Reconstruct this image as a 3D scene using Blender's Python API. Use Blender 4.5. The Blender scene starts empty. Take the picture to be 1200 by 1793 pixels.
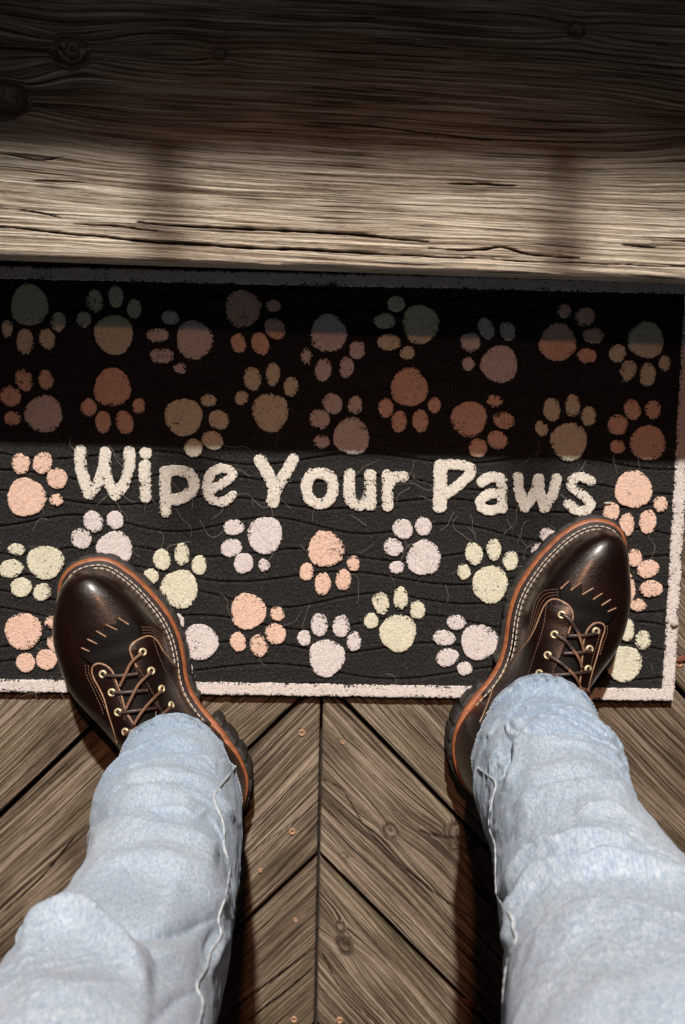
import bpy, math
import numpy as np
from mathutils import Matrix, Vector
from mathutils.bvhtree import BVHTree

S = bpy.context.scene
COL = S.collection
rad = math.radians
rng = np.random.default_rng(7)

# ------------------------------------------------------------------ camera
F = 2276.0; CW, CH = 1200.0, 1793.0; CAMZ = 1.45
def rotm(a, b, c):
    ca, sa = math.cos(a), math.sin(a); cb, sb = math.cos(b), math.sin(b); cc, sc = math.cos(c), math.sin(c)
    Rx = np.array([[1,0,0],[0,ca,-sa],[0,sa,ca]]); Ry = np.array([[cb,0,sb],[0,1,0],[-sb,0,cb]])
    Rz = np.array([[cc,-sc,0],[sc,cc,0],[0,0,1]])
    return Rz@Ry@Rx
RM = rotm(rad(-4.0), rad(-1.5), rad(1.12))
cam = bpy.data.cameras.new('camera'); camo = bpy.data.objects.new('camera', cam); COL.objects.link(camo)
cam.sensor_fit = 'VERTICAL'; cam.sensor_height = 24; cam.lens = F/CH*24
cam.clip_start = 0.02; cam.clip_end = 300
M4 = Matrix.Identity(4)
for i in range(3):
    for j in range(3): M4[i][j] = RM[i,j]
M4[2][3] = CAMZ
camo.matrix_world = M4
cam.dof.use_dof = True; cam.dof.focus_distance = 1.38; cam.dof.aperture_fstop = 6.0
S.camera = camo

# ------------------------------------------------------------------ world and light
w = bpy.data.worlds.new('World'); S.world = w; w.use_nodes = True
bg = w.node_tree.nodes['Background']
bg.inputs[0].default_value = (1.0, 0.68, 0.52, 1); bg.inputs[1].default_value = 0.0135     # dim warm glow of a lit night
sun = bpy.data.lights.new('porch_floodlight', 'SUN'); suno = bpy.data.objects.new('porch_floodlight', sun); COL.objects.link(suno)
sun.energy = 4.4; sun.color = (1.0, 0.93, 0.85); sun.angle = rad(1.6)
LDIR = Vector((-0.035, 0.97, 1.0)).normalized()              # towards the light
suno.rotation_euler = LDIR.to_track_quat('Z', 'Y').to_euler()
S.view_settings.view_transform = 'Standard'; S.view_settings.look = 'None'
S.view_settings.gamma = 1; S.view_settings.exposure = 0.0; S.view_settings.use_curve_mapping = False
S.render.engine = 'CYCLES'
lamp = bpy.data.lights.new('added_warm_spot', 'SPOT'); lampo = bpy.data.objects.new('added_warm_spot', lamp); COL.objects.link(lampo)  # added unseen spot for the orange light and second shadows
lamp.energy = 50; lamp.color = (1.0, 0.44, 0.24); lamp.shadow_soft_size = 0.03
lamp.spot_size = rad(42); lamp.spot_blend = 1.0
lampo.location = (-0.02, 0.74, 2.35)
lampo.rotation_euler = (Vector(lampo.location)-Vector((.08, -.62, 0))).to_track_quat('Z', 'Y').to_euler()

# ------------------------------------------------------------------ helpers
def P(px, py, z=0.0):
    """point at height z that the photograph shows at (px, py)"""
    px = np.asarray(px, float); py = np.asarray(py, float)
    d = np.stack([(px-CW/2)/F, (CH/2-py)/F, -np.ones_like(px)], -1)@RM.T
    t = (z-CAMZ)/d[..., 2]
    q = d*t[..., None]; q[..., 2] += CAMZ
    return q
def proj(q):
    q = np.asarray(q, float).copy(); q[..., 2] -= CAMZ
    c = q@RM
    return CW/2+F*c[..., 0]/-c[..., 2], CH/2-F*c[..., 1]/-c[..., 2]

def tag(o, label=None, cat=None, group=None, kind=None):
    if label: o['label'] = label
    if cat: o['category'] = cat
    if group: o['group'] = group
    if kind: o['kind'] = kind
    return o
def empty(name, loc, parent=None):
    o = bpy.data.objects.new(name, None); COL.objects.link(o); o.location = loc
    o.empty_display_size = 0.05
    if parent: o.parent = parent; o.matrix_parent_inverse = Matrix.Translation(parent.matrix_world.translation).inverted()
    return o
def wloc(o):
    v = Vector(o.location)
    while o.parent:
        o = o.parent; v = v+Vector(o.location)
    return v
def link(name, verts, faces, mat, parent=None, smooth=True, attrs=None):
    """verts in world space; mesh is stored about the parent's base"""
    verts = np.asarray(verts, np.float32).reshape(-1, 3)
    if parent is not None: verts = verts-np.array(tuple(wloc(parent)), np.float32)
    me = bpy.data.meshes.new(name)
    if isinstance(faces, np.ndarray) and faces.ndim == 2:
        n, k = faces.shape
        me.vertices.add(len(verts)); me.vertices.foreach_set('co', verts.ravel())
        me.loops.add(n*k); me.loops.foreach_set('vertex_index', faces.ravel().astype(np.int32))
        me.polygons.add(n); me.polygons.foreach_set('loop_start', (np.arange(n)*k).astype(np.int32))
        me.update(calc_edges=True)
    else:
        me.from_pydata(verts.tolist(), [], [list(map(int, f)) for f in faces]); me.update()
    me.validate()
    if smooth: me.polygons.foreach_set('use_smooth', np.ones(len(me.polygons), bool))
    if attrs:
        for k, v in attrs.items():
            v = np.asarray(v, np.float32)
            if v.ndim == 2:
                a = me.attributes.new(k, 'FLOAT_VECTOR', 'POINT'); a.data.foreach_set('vector', v.ravel())
            else:
                a = me.attributes.new(k, 'FLOAT', 'POINT'); a.data.foreach_set('value', v.ravel())
    me.materials.append(mat)
    o = bpy.data.objects.new(name, me); COL.objects.link(o)
    if parent is not None: o.parent = parent
    return o
def gridfaces(nu, nv, closed=False):
    i = np.arange(nu-1)[:, None]; j = np.arange(nv if closed else nv-1)[None, :]
    j2 = (j+1) % nv
    return np.stack([i*nv+j, (i+1)*nv+j, (i+1)*nv+j2, i*nv+j2], -1).reshape(-1, 4)

class Mix:
    """collects pieces that make ONE mesh"""
    def __init__(s): s.v = []; s.f = []; s.n = 0
    def add(s, v, f):
        v = np.asarray(v, float).reshape(-1, 3); s.v.append(v); s.f += [[int(a)+s.n for a in q] for q in f]; s.n += len(v)
    def build(s, name, mat, parent=None, smooth=True): return link(name, np.concatenate(s.v), s.f, mat, parent, smooth)

def hashn(ix, iy, seed):
    h = (ix.astype(np.int64)*374761393+iy.astype(np.int64)*668265263+seed*2147483647) & 0xffffffff
    h = ((h ^ (h >> 13))*1274126177) & 0xffffffff
    h = ((h ^ (h >> 16))*2246822519) & 0xffffffff
    return ((h ^ (h >> 15)) & 0xffffff)/float(0xffffff)
def noise(x, y, seed=0):
    x = np.asarray(x, float); y = np.asarray(y, float); x, y = np.broadcast_arrays(x, y)
    ix = np.floor(x); iy = np.floor(y); fx = x-ix; fy = y-iy
    fx = fx*fx*(3-2*fx); fy = fy*fy*(3-2*fy)
    a = hashn(ix, iy, seed); b = hashn(ix+1, iy, seed); c = hashn(ix, iy+1, seed); d = hashn(ix+1, iy+1, seed)
    return ((a+(b-a)*fx)+((c+(d-c)*fx)-(a+(b-a)*fx))*fy)*2-1
def fbm(x, y, seed=0, o=4):
    r = 0; a = 1.0; t = 0
    for k in range(o):
        r = r+a*noise(np.asarray(x)*2**k, np.asarray(y)*2**k, seed+k*17); t += a; a *= .5
    return r/t
def segdist(x, y, pts):
    """distance to a polyline, and the fraction along it"""
    pts = np.asarray(pts, float); best = np.full(np.shape(x), 1e9); par = np.zeros(np.shape(x)); n = len(pts)-1
    for k in range(n):
        a = pts[k]; d = pts[k+1]-a; L = d@d+1e-12
        t = np.clip(((x-a[0])*d[0]+(y-a[1])*d[1])/L, 0, 1)
        r = np.hypot(x-a[0]-t*d[0], y-a[1]-t*d[1])
        m = r < best; best = np.where(m, r, best); par = np.where(m, (k+t)/n, par)
    return best, par
def inpoly(x, y, poly):
    poly = np.asarray(poly, float); c = np.zeros(np.shape(x), bool); j = len(poly)-1
    for i in range(len(poly)):
        xi, yi = poly[i]; xj, yj = poly[j]
        if yi != yj: c ^= ((yi > y) != (yj > y)) & (x < (xj-xi)*(y-yi)/(yj-yi)+xi)
        j = i
    return c
def catmull(pts, n, closed=False):
    """smooth resampling at equal arc length"""
    pts = np.asarray(pts, float)
    if closed: q = np.concatenate([pts[-1:], pts, pts[:2]])
    else: q = np.concatenate([2*pts[:1]-pts[1:2], pts, 2*pts[-1:]-pts[-2:-1]])
    out = []
    for k in range(1, len(q)-2):
        t = np.linspace(0, 1, 16, endpoint=False)[:, None]
        a, b, c, d = q[k-1], q[k], q[k+1], q[k+2]
        out.append(.5*((2*b)+(c-a)*t+(2*a-5*b+4*c-d)*t*t+(3*b-a-3*c+d)*t**3))
    out = np.concatenate(out+[q[-2:-1]])
    s = np.concatenate([[0], np.cumsum(np.linalg.norm(np.diff(out, axis=0), axis=1))])
    g = np.linspace(0, s[-1], n, endpoint=not closed)
    return np.stack([np.interp(g, s, out[:, k]) for k in range(out.shape[1])], -1)
def sstep(a, b, x):
    t = np.clip((x-a)/(b-a), 0, 1); return t*t*(3-2*t)

# ------------------------------------------------------------------ materials
class NT:
    def __init__(s, name):
        s.m = bpy.data.materials.new(name); s.m.use_nodes = True; s.t = s.m.node_tree
        s.b = s.t.nodes['Principled BSDF']
    def n(s, typ, **kw):
        x = s.t.nodes.new(typ)
        for k, v in kw.items():
            if k in ('operation', 'data_type', 'blend_type', 'attribute_name', 'noise_dimensions', 'attribute_type', 'feature', 'wave_type', 'noise_type'): setattr(x, k, v)
            else:
                key = int(k[1:]) if k[0] == 'i' and k[1:].isdigit() else k.replace('_', ' ')
                s.set(x.inputs[key], v)
        return x
    def set(s, sock, v):
        if isinstance(v, bpy.types.NodeSocket): s.t.links.new(v, sock)
        elif isinstance(v, bpy.types.Node): s.t.links.new(v.outputs[0], sock)
        else: sock.default_value = v
    def math(s, op, a, b=0.0, c=None):
        x = s.n('ShaderNodeMath', operation=op, i0=a, i1=b)
        if c is not None: s.set(x.inputs[2], c)
        return x.outputs[0]
    def noise(s, vec, scale, detail=3, rough=.5, dist=0.0):
        x = s.n('ShaderNodeTexNoise', Scale=scale, Detail=detail, Roughness=rough, Distortion=dist)
        if vec is not None: s.set(x.inputs['Vector'], vec)
        return x.outputs[0]
    def ramp(s, fac, stops):
        x = s.t.nodes.new('ShaderNodeValToRGB'); s.set(x.inputs[0], fac)
        e = x.color_ramp.elements
        while len(e) < len(stops): e.new(0.5)
        for k, (p, c) in enumerate(stops):
            e[k].position = p; e[k].color = (c[0], c[1], c[2], 1) if hasattr(c, '__len__') else (c, c, c, 1)
        return x.outputs[0]
    def mix(s, fac, a, b, mode='MIX'):
        x = s.t.nodes.new('ShaderNodeMix'); x.data_type = 'RGBA'; x.blend_type = mode
        s.set(x.inputs[0], fac)
        for k, v in ((6, a), (7, b)):
            if isinstance(v, tuple) and len(v) == 3: v = v+(1,)
            s.set(x.inputs[k], v)
        return x.outputs[2]
    def attr(s, name, vec=False):
        x = s.n('ShaderNodeAttribute', attribute_name=name); return x.outputs['Vector' if vec else 'Fac']
    def coord(s): return s.t.nodes.new('ShaderNodeTexCoord').outputs['Object']
    def scale(s, vec, v):
        x = s.t.nodes.new('ShaderNodeVectorMath'); x.operation = 'MULTIPLY'; s.set(x.inputs[0], vec); x.inputs[1].default_value = v; return x.outputs[0]
    def bump(s, h, strength, dist, normal=None):
        x = s.n('ShaderNodeBump', Strength=strength, Distance=dist, Height=h)
        if normal is not None: s.set(x.inputs['Normal'], normal)
        return x.outputs[0]
    def out(s, color=None, rough=None, normal=None, **kw):
        if color is not None: s.set(s.b.inputs['Base Color'], color+(1,) if isinstance(color, tuple) and len(color) == 3 else color)
        if rough is not None: s.set(s.b.inputs['Roughness'], rough)
        if normal is not None: s.set(s.b.inputs['Normal'], normal)
        for k, v in kw.items(): s.set(s.b.inputs[k.replace('_', ' ')], v)
        return s.m

def wood_mat(name, dark, mid, light, ringf=210.0, tint=(.16, .15, .07), tint_amt=.35, contrast=1.0):
    t = NT(name)
    wc = t.attr('wood', True)                       # (grain coordinate, along, seed) in metres
    ring = t.noise(t.scale(wc, (ringf, 3.0, 1)), 1.0, 2, .5)
    streak = t.noise(t.scale(wc, (ringf*3.2, 15.0, 1)), 1.0, 4, .6)
    fibre = t.noise(t.scale(wc, (2200.0, 120.0, 1)), 1.0, 3, .65)
    blotch = t.noise(t.scale(wc, (22.0, 9.0, 1)), 1.0, 4, .55)
    spots = t.noise(t.scale(wc, (260.0, 240.0, 1)), 1.0, 3, .6)
    a = t.math('MULTIPLY_ADD', ring, .45, t.math('MULTIPLY', streak, .48))
    a = t.math('MULTIPLY_ADD', fibre, .20, a)
    a = t.math('MULTIPLY_ADD', t.math('SUBTRACT', blotch, .5), .26, t.math('ADD', a, .14))      # mean about .68
    col = t.ramp(a, [(.56, dark), (.68, mid), (.82, light)])
    col = t.mix(t.ramp(t.noise(t.scale(wc, (16.0, 6.0, 3.0)), 1.0, 3, .6), [(.50, 0.0), (.72, tint_amt)]), col, tint)
    sx = t.t.nodes.new('ShaderNodeSeparateXYZ'); t.set(sx.inputs[0], wc)
    wn = t.t.nodes.new('ShaderNodeTexWhiteNoise'); wn.noise_dimensions = '1D'; t.set(wn.inputs['W'], t.math('ROUND', t.math('MULTIPLY', sx.outputs[2], 10.0)))
    tone = t.ramp(wn.outputs[0], [(0.0, (.66, .61, .56)), (.5, (1.0, .97, .94)), (1.0, (1.20, 1.20, 1.20))])
    col = t.mix(1.0, col, tone, 'MULTIPLY')
    col = t.mix(t.ramp(spots, [(.24, .75), (.34, 0.0)]), col, tuple(x*.35 for x in dark))
    sp = t.t.nodes.new('ShaderNodeSeparateXYZ'); t.set(sp.inputs[0], wc)
    phs = t.math('MULTIPLY_ADD', sp.outputs[0], ringf*.78, t.math('MULTIPLY', t.noise(t.scale(wc, (38.0, 2.0, 1)), 1.0, 2, .5), 5.0))
    lat = t.ramp(t.math('FRACT', phs), [(0.0, .85), (.16, 0.0), (.72, .05), (1.0, .85)])
    lat = t.math('MULTIPLY', lat, t.ramp(t.noise(t.scale(wc, (70.0, 7.0, 2)), 1.0, 3, .6), [(.34, .15), (.62, 1.0)]))
    col = t.mix(t.math('MULTIPLY', lat, .80), col, tuple(x*.9 for x in dark))
    chk = t.noise(t.scale(wc, (ringf*1.7, 6.0, 1)), 1.0, 3, .55)
    col = t.mix(t.ramp(chk, [(.335, .85), (.385, 0.0)]), col, tuple(x*.4 for x in dark))
    col = t.mix(t.attr('crack'), col, tuple(x*.22 for x in dark))
    col = t.mix(t.attr('knot'), col, (dark[0]*1.0, dark[1]*.78, dark[2]*.62))
    h = t.math('MULTIPLY_ADD', t.ramp(chk, [(.32, 0.0), (.40, 1.0)]), .7, t.math('MULTIPLY', streak, .01))
    h = t.math('MULTIPLY_ADD', streak, .8, t.math('ADD', h, t.math('MULTIPLY_ADD', fibre, .5, t.math('MULTIPLY', ring, .8))))
    nrm = t.bump(h, 1.0, .0013*contrast)
    return t.out(col, t.ramp(a, [(.5, .62), (.8, .82)]), nrm, Specular_IOR_Level=.28)

M = {}
M['deck'] = wood_mat('weathered_deck_wood', (.026, .017, .012), (.145, .112, .080), (.37, .31, .24), 300, contrast=1.25)
M['tread'] = wood_mat('weathered_step_wood', (.115, .074, .048), (.44, .38, .30), (.76, .70, .59), 230, (.24, .16, .11), .30, 1.3)
def rubber():
    t = NT('black_crumb_rubber'); c = t.coord()
    a = t.noise(c, 700, 3, .7); b = t.noise(c, 260, 3, .6); d = t.noise(c, 60, 3, .6)
    col = t.ramp(a, [(.35, (.006, .006, .006)), (.56, (.018, .017, .0165)), (.70, (.16, .15, .14))])
    col = t.mix(t.ramp(d, [(.5, 0.0), (.75, .35)]), col, (.045, .042, .040))
    return t.out(col, .72, t.bump(t.math('MULTIPLY_ADD', a, .8, b), 1.0, .0034), Specular_IOR_Level=.4)
M['rubber'] = rubber()
def paint(name, c0):
    t = NT(name); c = t.coord(); e = t.attr('edge')
    a = t.noise(c, 640, 3, .7); g = t.noise(c, 300, 3, .6); f = t.noise(c, 45, 2, .5)
    thr = t.math('MULTIPLY_ADD', t.math('SUBTRACT', 1.0, e), .105, .385)       # more bare rubber towards the rim
    thr = t.math('MULTIPLY_ADD', t.math('SUBTRACT', f, .5), .30, thr)
    m = t.math('GREATER_THAN', t.math('MULTIPLY_ADD', g, .45, t.math('MULTIPLY', a, .55)), thr)
    light = tuple(min(1, x*1.12) for x in c0); dk = tuple(x*.80 for x in c0)
    col = t.mix(t.ramp(t.noise(c, 500, 3, .6), [(.35, 0.0), (.65, 1.0)]), dk, light)
    col = t.mix(t.ramp(t.noise(c, 30, 3, .6), [(.5, 0.0), (.8, .25)]), col, (c0[0]*.75, c0[1]*.70, c0[2]*.66))
    col = t.mix(m, (.016, .015, .014), col)
    return t.out(col, .85, t.bump(t.math('MULTIPLY_ADD', a, .8, g), 1.0, .0008), Specular_IOR_Level=.2)
M['white'] = paint('cream_letter_paint', (.76, .73, .66))
M['lavender'] = paint('lavender_white_paint', (.72, .67, .665))
M['yellow'] = paint('pale_yellow_paint', (.73, .72, .57))
M['peach'] = paint('peach_paint', (.80, .57, .46))
M['border'] = paint('pink_white_border_paint', (.72, .67, .65))

def leather(name, c0, c1, rough=.36, coat=.25, bump=.0005, spec=.5):
    t = NT(name); c = t.coord()
    a = t.noise(c, 1100, 3, .6); b = t.noise(c, 30, 3, .55); cr = t.noise(t.scale(c, (1, 1, 2)), 190, 4, .65)
    col = t.mix(t.ramp(b, [(.35, 0.0), (.7, 1.0)]), c0, c1)
    h = t.math('MULTIPLY_ADD', a, .5, cr)
    return t.out(col, t.math('MULTIPLY_ADD', t.noise(c, 45, 4, .6), .24, rough-.12), t.bump(h, .8, bump), Specular_IOR_Level=spec, Coat_Weight=coat, Coat_Roughness=.22)
M['leather'] = leather('dark_brown_oiled_leather', (.0058, .0021, .0016), (.011, .0034, .0022), .32, .40, .0005, .36)
M['tongue'] = leather('black_brown_tongue_leather', (.0022, .0014, .0012), (.005, .0026, .002), .60, .0, .0006, .16)
M['welt'] = leather('dark_welt_leather', (.012, .007, .006), (.02, .010, .008), .6, 0)
M['lace'] = leather('leather_lace', (.022, .012, .009), (.045, .022, .015), .5, .1)
M['lace_tan'] = leather('leather_lace_flesh_side', (.10, .050, .028), (.20, .10, .055), .6, 0)
def edge_mat(name, c0, c1, rough=.55):
    t = NT(name); c = t.coord()
    return t.out(t.mix(t.ramp(t.noise(t.scale(c, (120, 120, 900)), 1.0, 4, .6), [(.35, 0.0), (.65, 1.0)]), c0, c1), rough, t.bump(t.noise(c, 700, 3), .6, .0005), Specular_IOR_Level=.4)
M['midsole'] = edge_mat('orange_midsole_leather', (.20, .062, .026), (.42, .155, .065), .42)
M['edge'] = edge_mat('tan_raw_leather_edge', (.26, .145, .085), (.48, .30, .19))
M['sole'] = edge_mat('black_rubber_sole', (.020, .019, .018), (.032, .029, .027), .62)
M['thread'] = edge_mat('cream_thread', (.55, .50, .40), (.75, .70, .58), .6)
M['thread_brown'] = edge_mat('brown_thread', (.16, .085, .05), (.26, .15, .095), .6)
t = NT('brass'); M['brass'] = t.out((.86, .72, .46), .30, None, Metallic=.45)
t = NT('rusty_screw_head'); c = t.coord()
M['screw'] = t.out(t.mix(t.ramp(t.noise(c, 900, 3), [(.4, 0.0), (.6, 1.0)]), (.26, .13, .07), (.58, .40, .26)), .5, None, Metallic=.2)
t = NT('dark_hole'); M['hole'] = t.out((.006, .004, .003), .8)
def denim():
    t = NT('faded_light_blue_denim'); wv = t.attr('cloth', True)       # (around, along, 0) in metres
    fade = t.noise(t.scale(wv, (14, 9, 1)), 1.0, 4, .55); mott = t.noise(t.scale(wv, (260, 170, 1)), 1.0, 4, .65)
    warp = t.noise(t.scale(wv, (1500, 260, 1)), 1.0, 2, .6); weft = t.noise(t.scale(wv, (300, 1400, 1)), 1.0, 2, .6)
    k = t.attr('indigo'); wear = t.attr('wear')
    vs = t.noise(t.scale(wv, (750, 110, 1)), 1.0, 3, .7)
    a = t.math('MULTIPLY_ADD', fade, .22, t.math('MULTIPLY_ADD', vs, .42, t.math('MULTIPLY', mott, .36)))
    col = t.ramp(a, [(.38, (.19, .335, .55)), (.50, (.36, .52, .70)), (.62, (.59, .715, .83))])
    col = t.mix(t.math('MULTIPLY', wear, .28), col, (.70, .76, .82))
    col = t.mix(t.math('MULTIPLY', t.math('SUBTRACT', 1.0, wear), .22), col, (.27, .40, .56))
    th = t.math('MULTIPLY_ADD', warp, .6, t.math('MULTIPLY', weft, .4))
    col = t.mix(t.ramp(th, [(.40, .55), (.55, 0.0)]), col, (.20, .275, .37))
    col = t.mix(t.ramp(th, [(.52, 0.0), (.66, .45)]), col, (.74, .76, .76))
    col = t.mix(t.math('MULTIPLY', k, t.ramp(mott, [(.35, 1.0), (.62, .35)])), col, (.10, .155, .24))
    return t.out(col, .88, t.bump(th, .9, .0010, t.bump(mott, .5, .0012)), Specular_IOR_Level=.15, Sheen_Weight=.15)
M['denim'] = denim()
t = NT('denim_seam_thread'); M['seam'] = t.out((.50, .56, .60), .85)
t = NT('pet_hair'); M['hair'] = t.out((.50, .46, .41), .6)
t = NT('dark_soil'); c = t.coord(); M['soil'] = t.out(t.mix(t.noise(c, 9, 4), (.010, .008, .006), (.03, .024, .018)), .95, t.bump(t.noise(c, 30, 5), 1, .02))
t = NT('dry_leaf'); M['leaf'] = t.out((.20, .065, .040), .7)
t = NT('pale_clay'); c = t.coord(); M['clay'] = t.out((.52, .48, .44), .9, t.bump(t.noise(c, 400, 3), .8, .002))
t = NT('shade_eave_and_support_wood'); c = t.coord(); M['eave'] = t.out(t.mix(t.noise(t.scale(c, (2, 40, 40)), 1.0, 4), (.10, .07, .05), (.20, .15, .11)), .7)

# ------------------------------------------------------------------ wood planks with real relief
def plank(name, mat, origin, udir, L, W, T, parent, nu, nv, ustart=None, uend=None, seed=1, knots=(), cracks=(), swirl=.010, rays=.00045, edge_round=.003, label=None, tilt=0.0, cath=0.0):
    """top face is a dense relief; u runs along, v across; ustart/uend give mitred ends"""
    ud = np.array([math.cos(udir), math.sin(udir)]); vd = np.array([-ud[1], ud[0]])
    vv = np.concatenate([[0, .0006, .0014], np.linspace(.0026, W-.0026, nv-6), [W-.0014, W-.0006, W]])
    nv = len(vv)
    us = ustart(vv) if ustart else np.zeros(nv); ue = uend(vv) if uend else np.full(nv, L)
    tt = np.linspace(0, 1, nu)[:, None]
    U = us+(ue-us)*tt; V = np.broadcast_to(vv, U.shape)
    s = V+swirl*fbm(U*1.3, V*5, seed, 3)+tilt*U+.0022*fbm(U*9, V*40, seed+5, 3)
    if cath: s = s+cath*np.sqrt((U-L*.5)**2+.02)
    kn = np.zeros_like(U); hz = np.zeros_like(U)
    for (ku, kv, r) in knots:
        du = U-ku; dv = V-kv; rr = np.hypot(du/1.25, dv)
        s = s+np.sign(dv)*r*1.1*np.exp(-(du/(3.6*r))**2)*np.exp(-np.abs(dv)/(1.7*r))*(1-np.exp(-(dv/(.5*r))**2))
        k = 1-sstep(.75*r, 1.25*r, rr+.25*r*noise(np.arctan2(dv, du)*2, rr*80, seed+9))
        s = s*(1-k)+(kv+rr*.75*(1+.5*noise(np.arctan2(dv, du)*1.6+rr*150, rr*60, seed+19)))*k
        kn = np.maximum(kn, .75*k*(.15+.85*np.exp(-((rr-.85*r)/(.22*r))**2)+.5*np.exp(-(rr/(.3*r))**2))); hz -= .0015*np.exp(-(rr/(.45*r))**2)-.0008*np.exp(-((rr-r)/(.5*r))**2)
    ph = s*170+2.2*fbm(U*.9, s*30, seed+3, 2)
    fr = ph-np.floor(ph)
    hz = hz+rays*(1.4*(fr**1.6)-.7+.8*noise(s*520, U*6, seed+4)+.5*noise(s*1100, U*30, seed+6))
    hz += .0010*fbm(U*3, V*9, seed+8, 3)
    cr = np.zeros_like(U)
    for c in cracks:                                 # (points, half width, depth)
        pts = catmull(np.array(c[0]), 40)
        n_ = .0016*fbm(U*25, V*25, seed+11, 2)
        d, par = segdist(U, V+n_, pts)
        wd = c[1]*(.25+.75*np.sin(np.pi*np.clip(par, .02, .98))**.5)*(1+.35*noise(U*120, V*3, seed+12))
        k = 1-sstep(wd*.55, wd*1.25, d); hz -= c[2]*k; cr = np.maximum(cr, k)
    e = np.minimum(V, W-V)
    hz -= edge_round*(1-np.sqrt(np.clip(1-(1-np.clip(e/edge_round, 0, 1))**2, 0, 1)))
    ee = np.minimum(U-us, ue-U)
    hz -= edge_round*.6*(1-np.sqrt(np.clip(1-(1-np.clip(ee/edge_round/.6, 0, 1))**2, 0, 1)))
    X = origin[0]+U*ud[0]+V*vd[0]; Y = origin[1]+U*ud[1]+V*vd[1]; Z = origin[2]+hz
    top = np.stack([X, Y, Z], -1).reshape(-1, 3); F0 = gridfaces(nu, nv)
    idx = np.arange(nu*nv).reshape(nu, nv)
    loop = np.concatenate([idx[:, 0], idx[-1, 1:], idx[-2::-1, -1], idx[0, -2:0:-1]])
    bot = top[loop].copy(); bot[:, 2] = origin[2]-T
    n0 = len(top); m = len(loop); a = np.arange(m); b = (a+1) % m
    F1 = np.stack([loop[a], n0+a, n0+b, loop[b]], -1)
    mid = n0+m
    verts = np.concatenate([top, bot])
    wood = np.stack([s, U, np.full_like(U, seed*3.17)], -1).reshape(-1, 3)
    wl = wood[loop].copy(); wl[:, 0] += T
    wood = np.concatenate([wood, wl])
    crk = np.concatenate([cr.ravel(), np.zeros(m)]); knt = np.concatenate([kn.ravel(), np.zeros(m)])
    # flip winding so normals face up
    o = link(name, verts, np.concatenate([F0, F1]), mat, parent, True, dict(wood=wood, crack=crk, knot=knt))
    if label: o['label'] = label
    return o

# ------------------------------------------------------------------ ground and deck
g = link('ground', [(-12, -12, -.65), (12, -12, -.65), (12, 12, -.65), (-12, 12, -.65)], [(0, 1, 2, 3)], M['soil']); tag(g, kind='structure')
deck = empty('deck', (0, 0, 0)); tag(deck, kind='structure')
SEAM = .0205; JY = -.493; PITCH = .2005; BW = .1362; GAP = .0052
def to_uv(org, ang, px, py, z=0):
    q = P(px, py, z); d = q[:2]-np.array(org[:2])
    return (d[0]*math.cos(ang)+d[1]*math.sin(ang), -d[0]*math.sin(ang)+d[1]*math.cos(ang))
boards = {}
for side in (1, -1):
    for k in range(-5, 10):
        yj = JY+PITCH*k                              # the board lies between joint yj and yj+PITCH
        vis = (-2 <= k <= 4) if side > 0 else (-2 <= k <= 4)
        sx = SEAM+side*.0018
        ang = -math.pi/4 if side > 0 else -3*math.pi/4
        # local frame: u runs away from the seam, v across
        if side > 0:
            org = (sx, yj+GAP*.7, -.0004*(k % 3)); v0 = 0.0
            ust = lambda vv: -vv*1.0                 # the mitre follows the seam
            ust = lambda vv: -vv
            # u=(x-y)/sqrt2 direction, v=(x+y)/sqrt2: at the seam x=0 -> u=-v
            us = ust
        else:
            # u=(-x-y)/sqrt2, v=(x-y)/sqrt2 ; the board above the joint has v in [-BW, 0]; shift the origin
            org = (sx-(-1)*0, yj+GAP*.7, -.0004*((k+1) % 3))
            # use v' = v + BW with origin moved by -BW along v
            vdx, vdy = (math.sin(math.pi/4)), (-math.cos(math.pi/4))
            org = (org[0]-BW*vdx, org[1]-BW*vdy, org[2])
            us = lambda vv: -(BW-vv)
        length = 1.05
        kn = []; ck = []
        def loc(px, py, org=org, ang=ang): return to_uv(org, ang, px, py)
        if side > 0 and k == 0:
            a = loc(684, 1455); kn += [(a[0], a[1], .0085)]; a = loc(812, 1462); kn += [(a[0], a[1], .017)]
            a = loc(602, 1498); kn += [(a[0], a[1], .004)]; a = loc(600, 1298); kn += [(a[0], a[1], .0035)]
            ck += [([loc(561, 1362), loc(602, 1385), loc(640, 1447), loc(700, 1510), loc(770, 1570), loc(850, 1625), loc(960, 1720)], .0009, .003)]
            ck += [([loc(735, 1455), loc(775, 1465), loc(815, 1470)], .0012, .003)]
        if side > 0 and k == -1:
            a = loc(605, 1655); kn += [(a[0], a[1], .0085)]; a = loc(597, 1622); kn += [(a[0], a[1], .005)]
            ck += [([loc(560, 1660), loc(600, 1740), loc(660, 1793)], .0007, .002)]
        if side > 0 and k == 1: ck += [([loc(1150, 1370), loc(1075, 1240), loc(1040, 1230)], .0008, .002)]
        if side < 0 and k == -1:
            ck += [([loc(553, 1660), loc(480, 1715), loc(400, 1775)], .0012, .004), ([loc(551, 1695), loc(490, 1745), loc(420, 1800)], .0013, .004)]
        if side < 0 and k == 1:
            ck += [([loc(0, 1605), loc(60, 1550), loc(150, 1450), loc(240, 1400)], .0010, .003)]
        if side < 0 and k == 0: ck += [([loc(553, 1410), loc(500, 1450), loc(430, 1500)], .0005, .0012)]
        if not kn and not vis: kn.append((rng.uniform(.1, .7), rng.uniform(.02, .11), rng.uniform(.004, .010)))
        b = plank('board', M['deck'], org, ang, length, BW, .038, deck, 300 if vis else 12, 104 if vis else 14, ustart=us, seed=20+k*2+(side > 0), knots=kn, cracks=ck,
                  swirl=.006+.007*rng.random(), tilt=rng.uniform(-.03, .03), cath=rng.uniform(-.05, .05), rays=.0005)
        boards[(side, k)] = b
mx = Mix()
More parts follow.
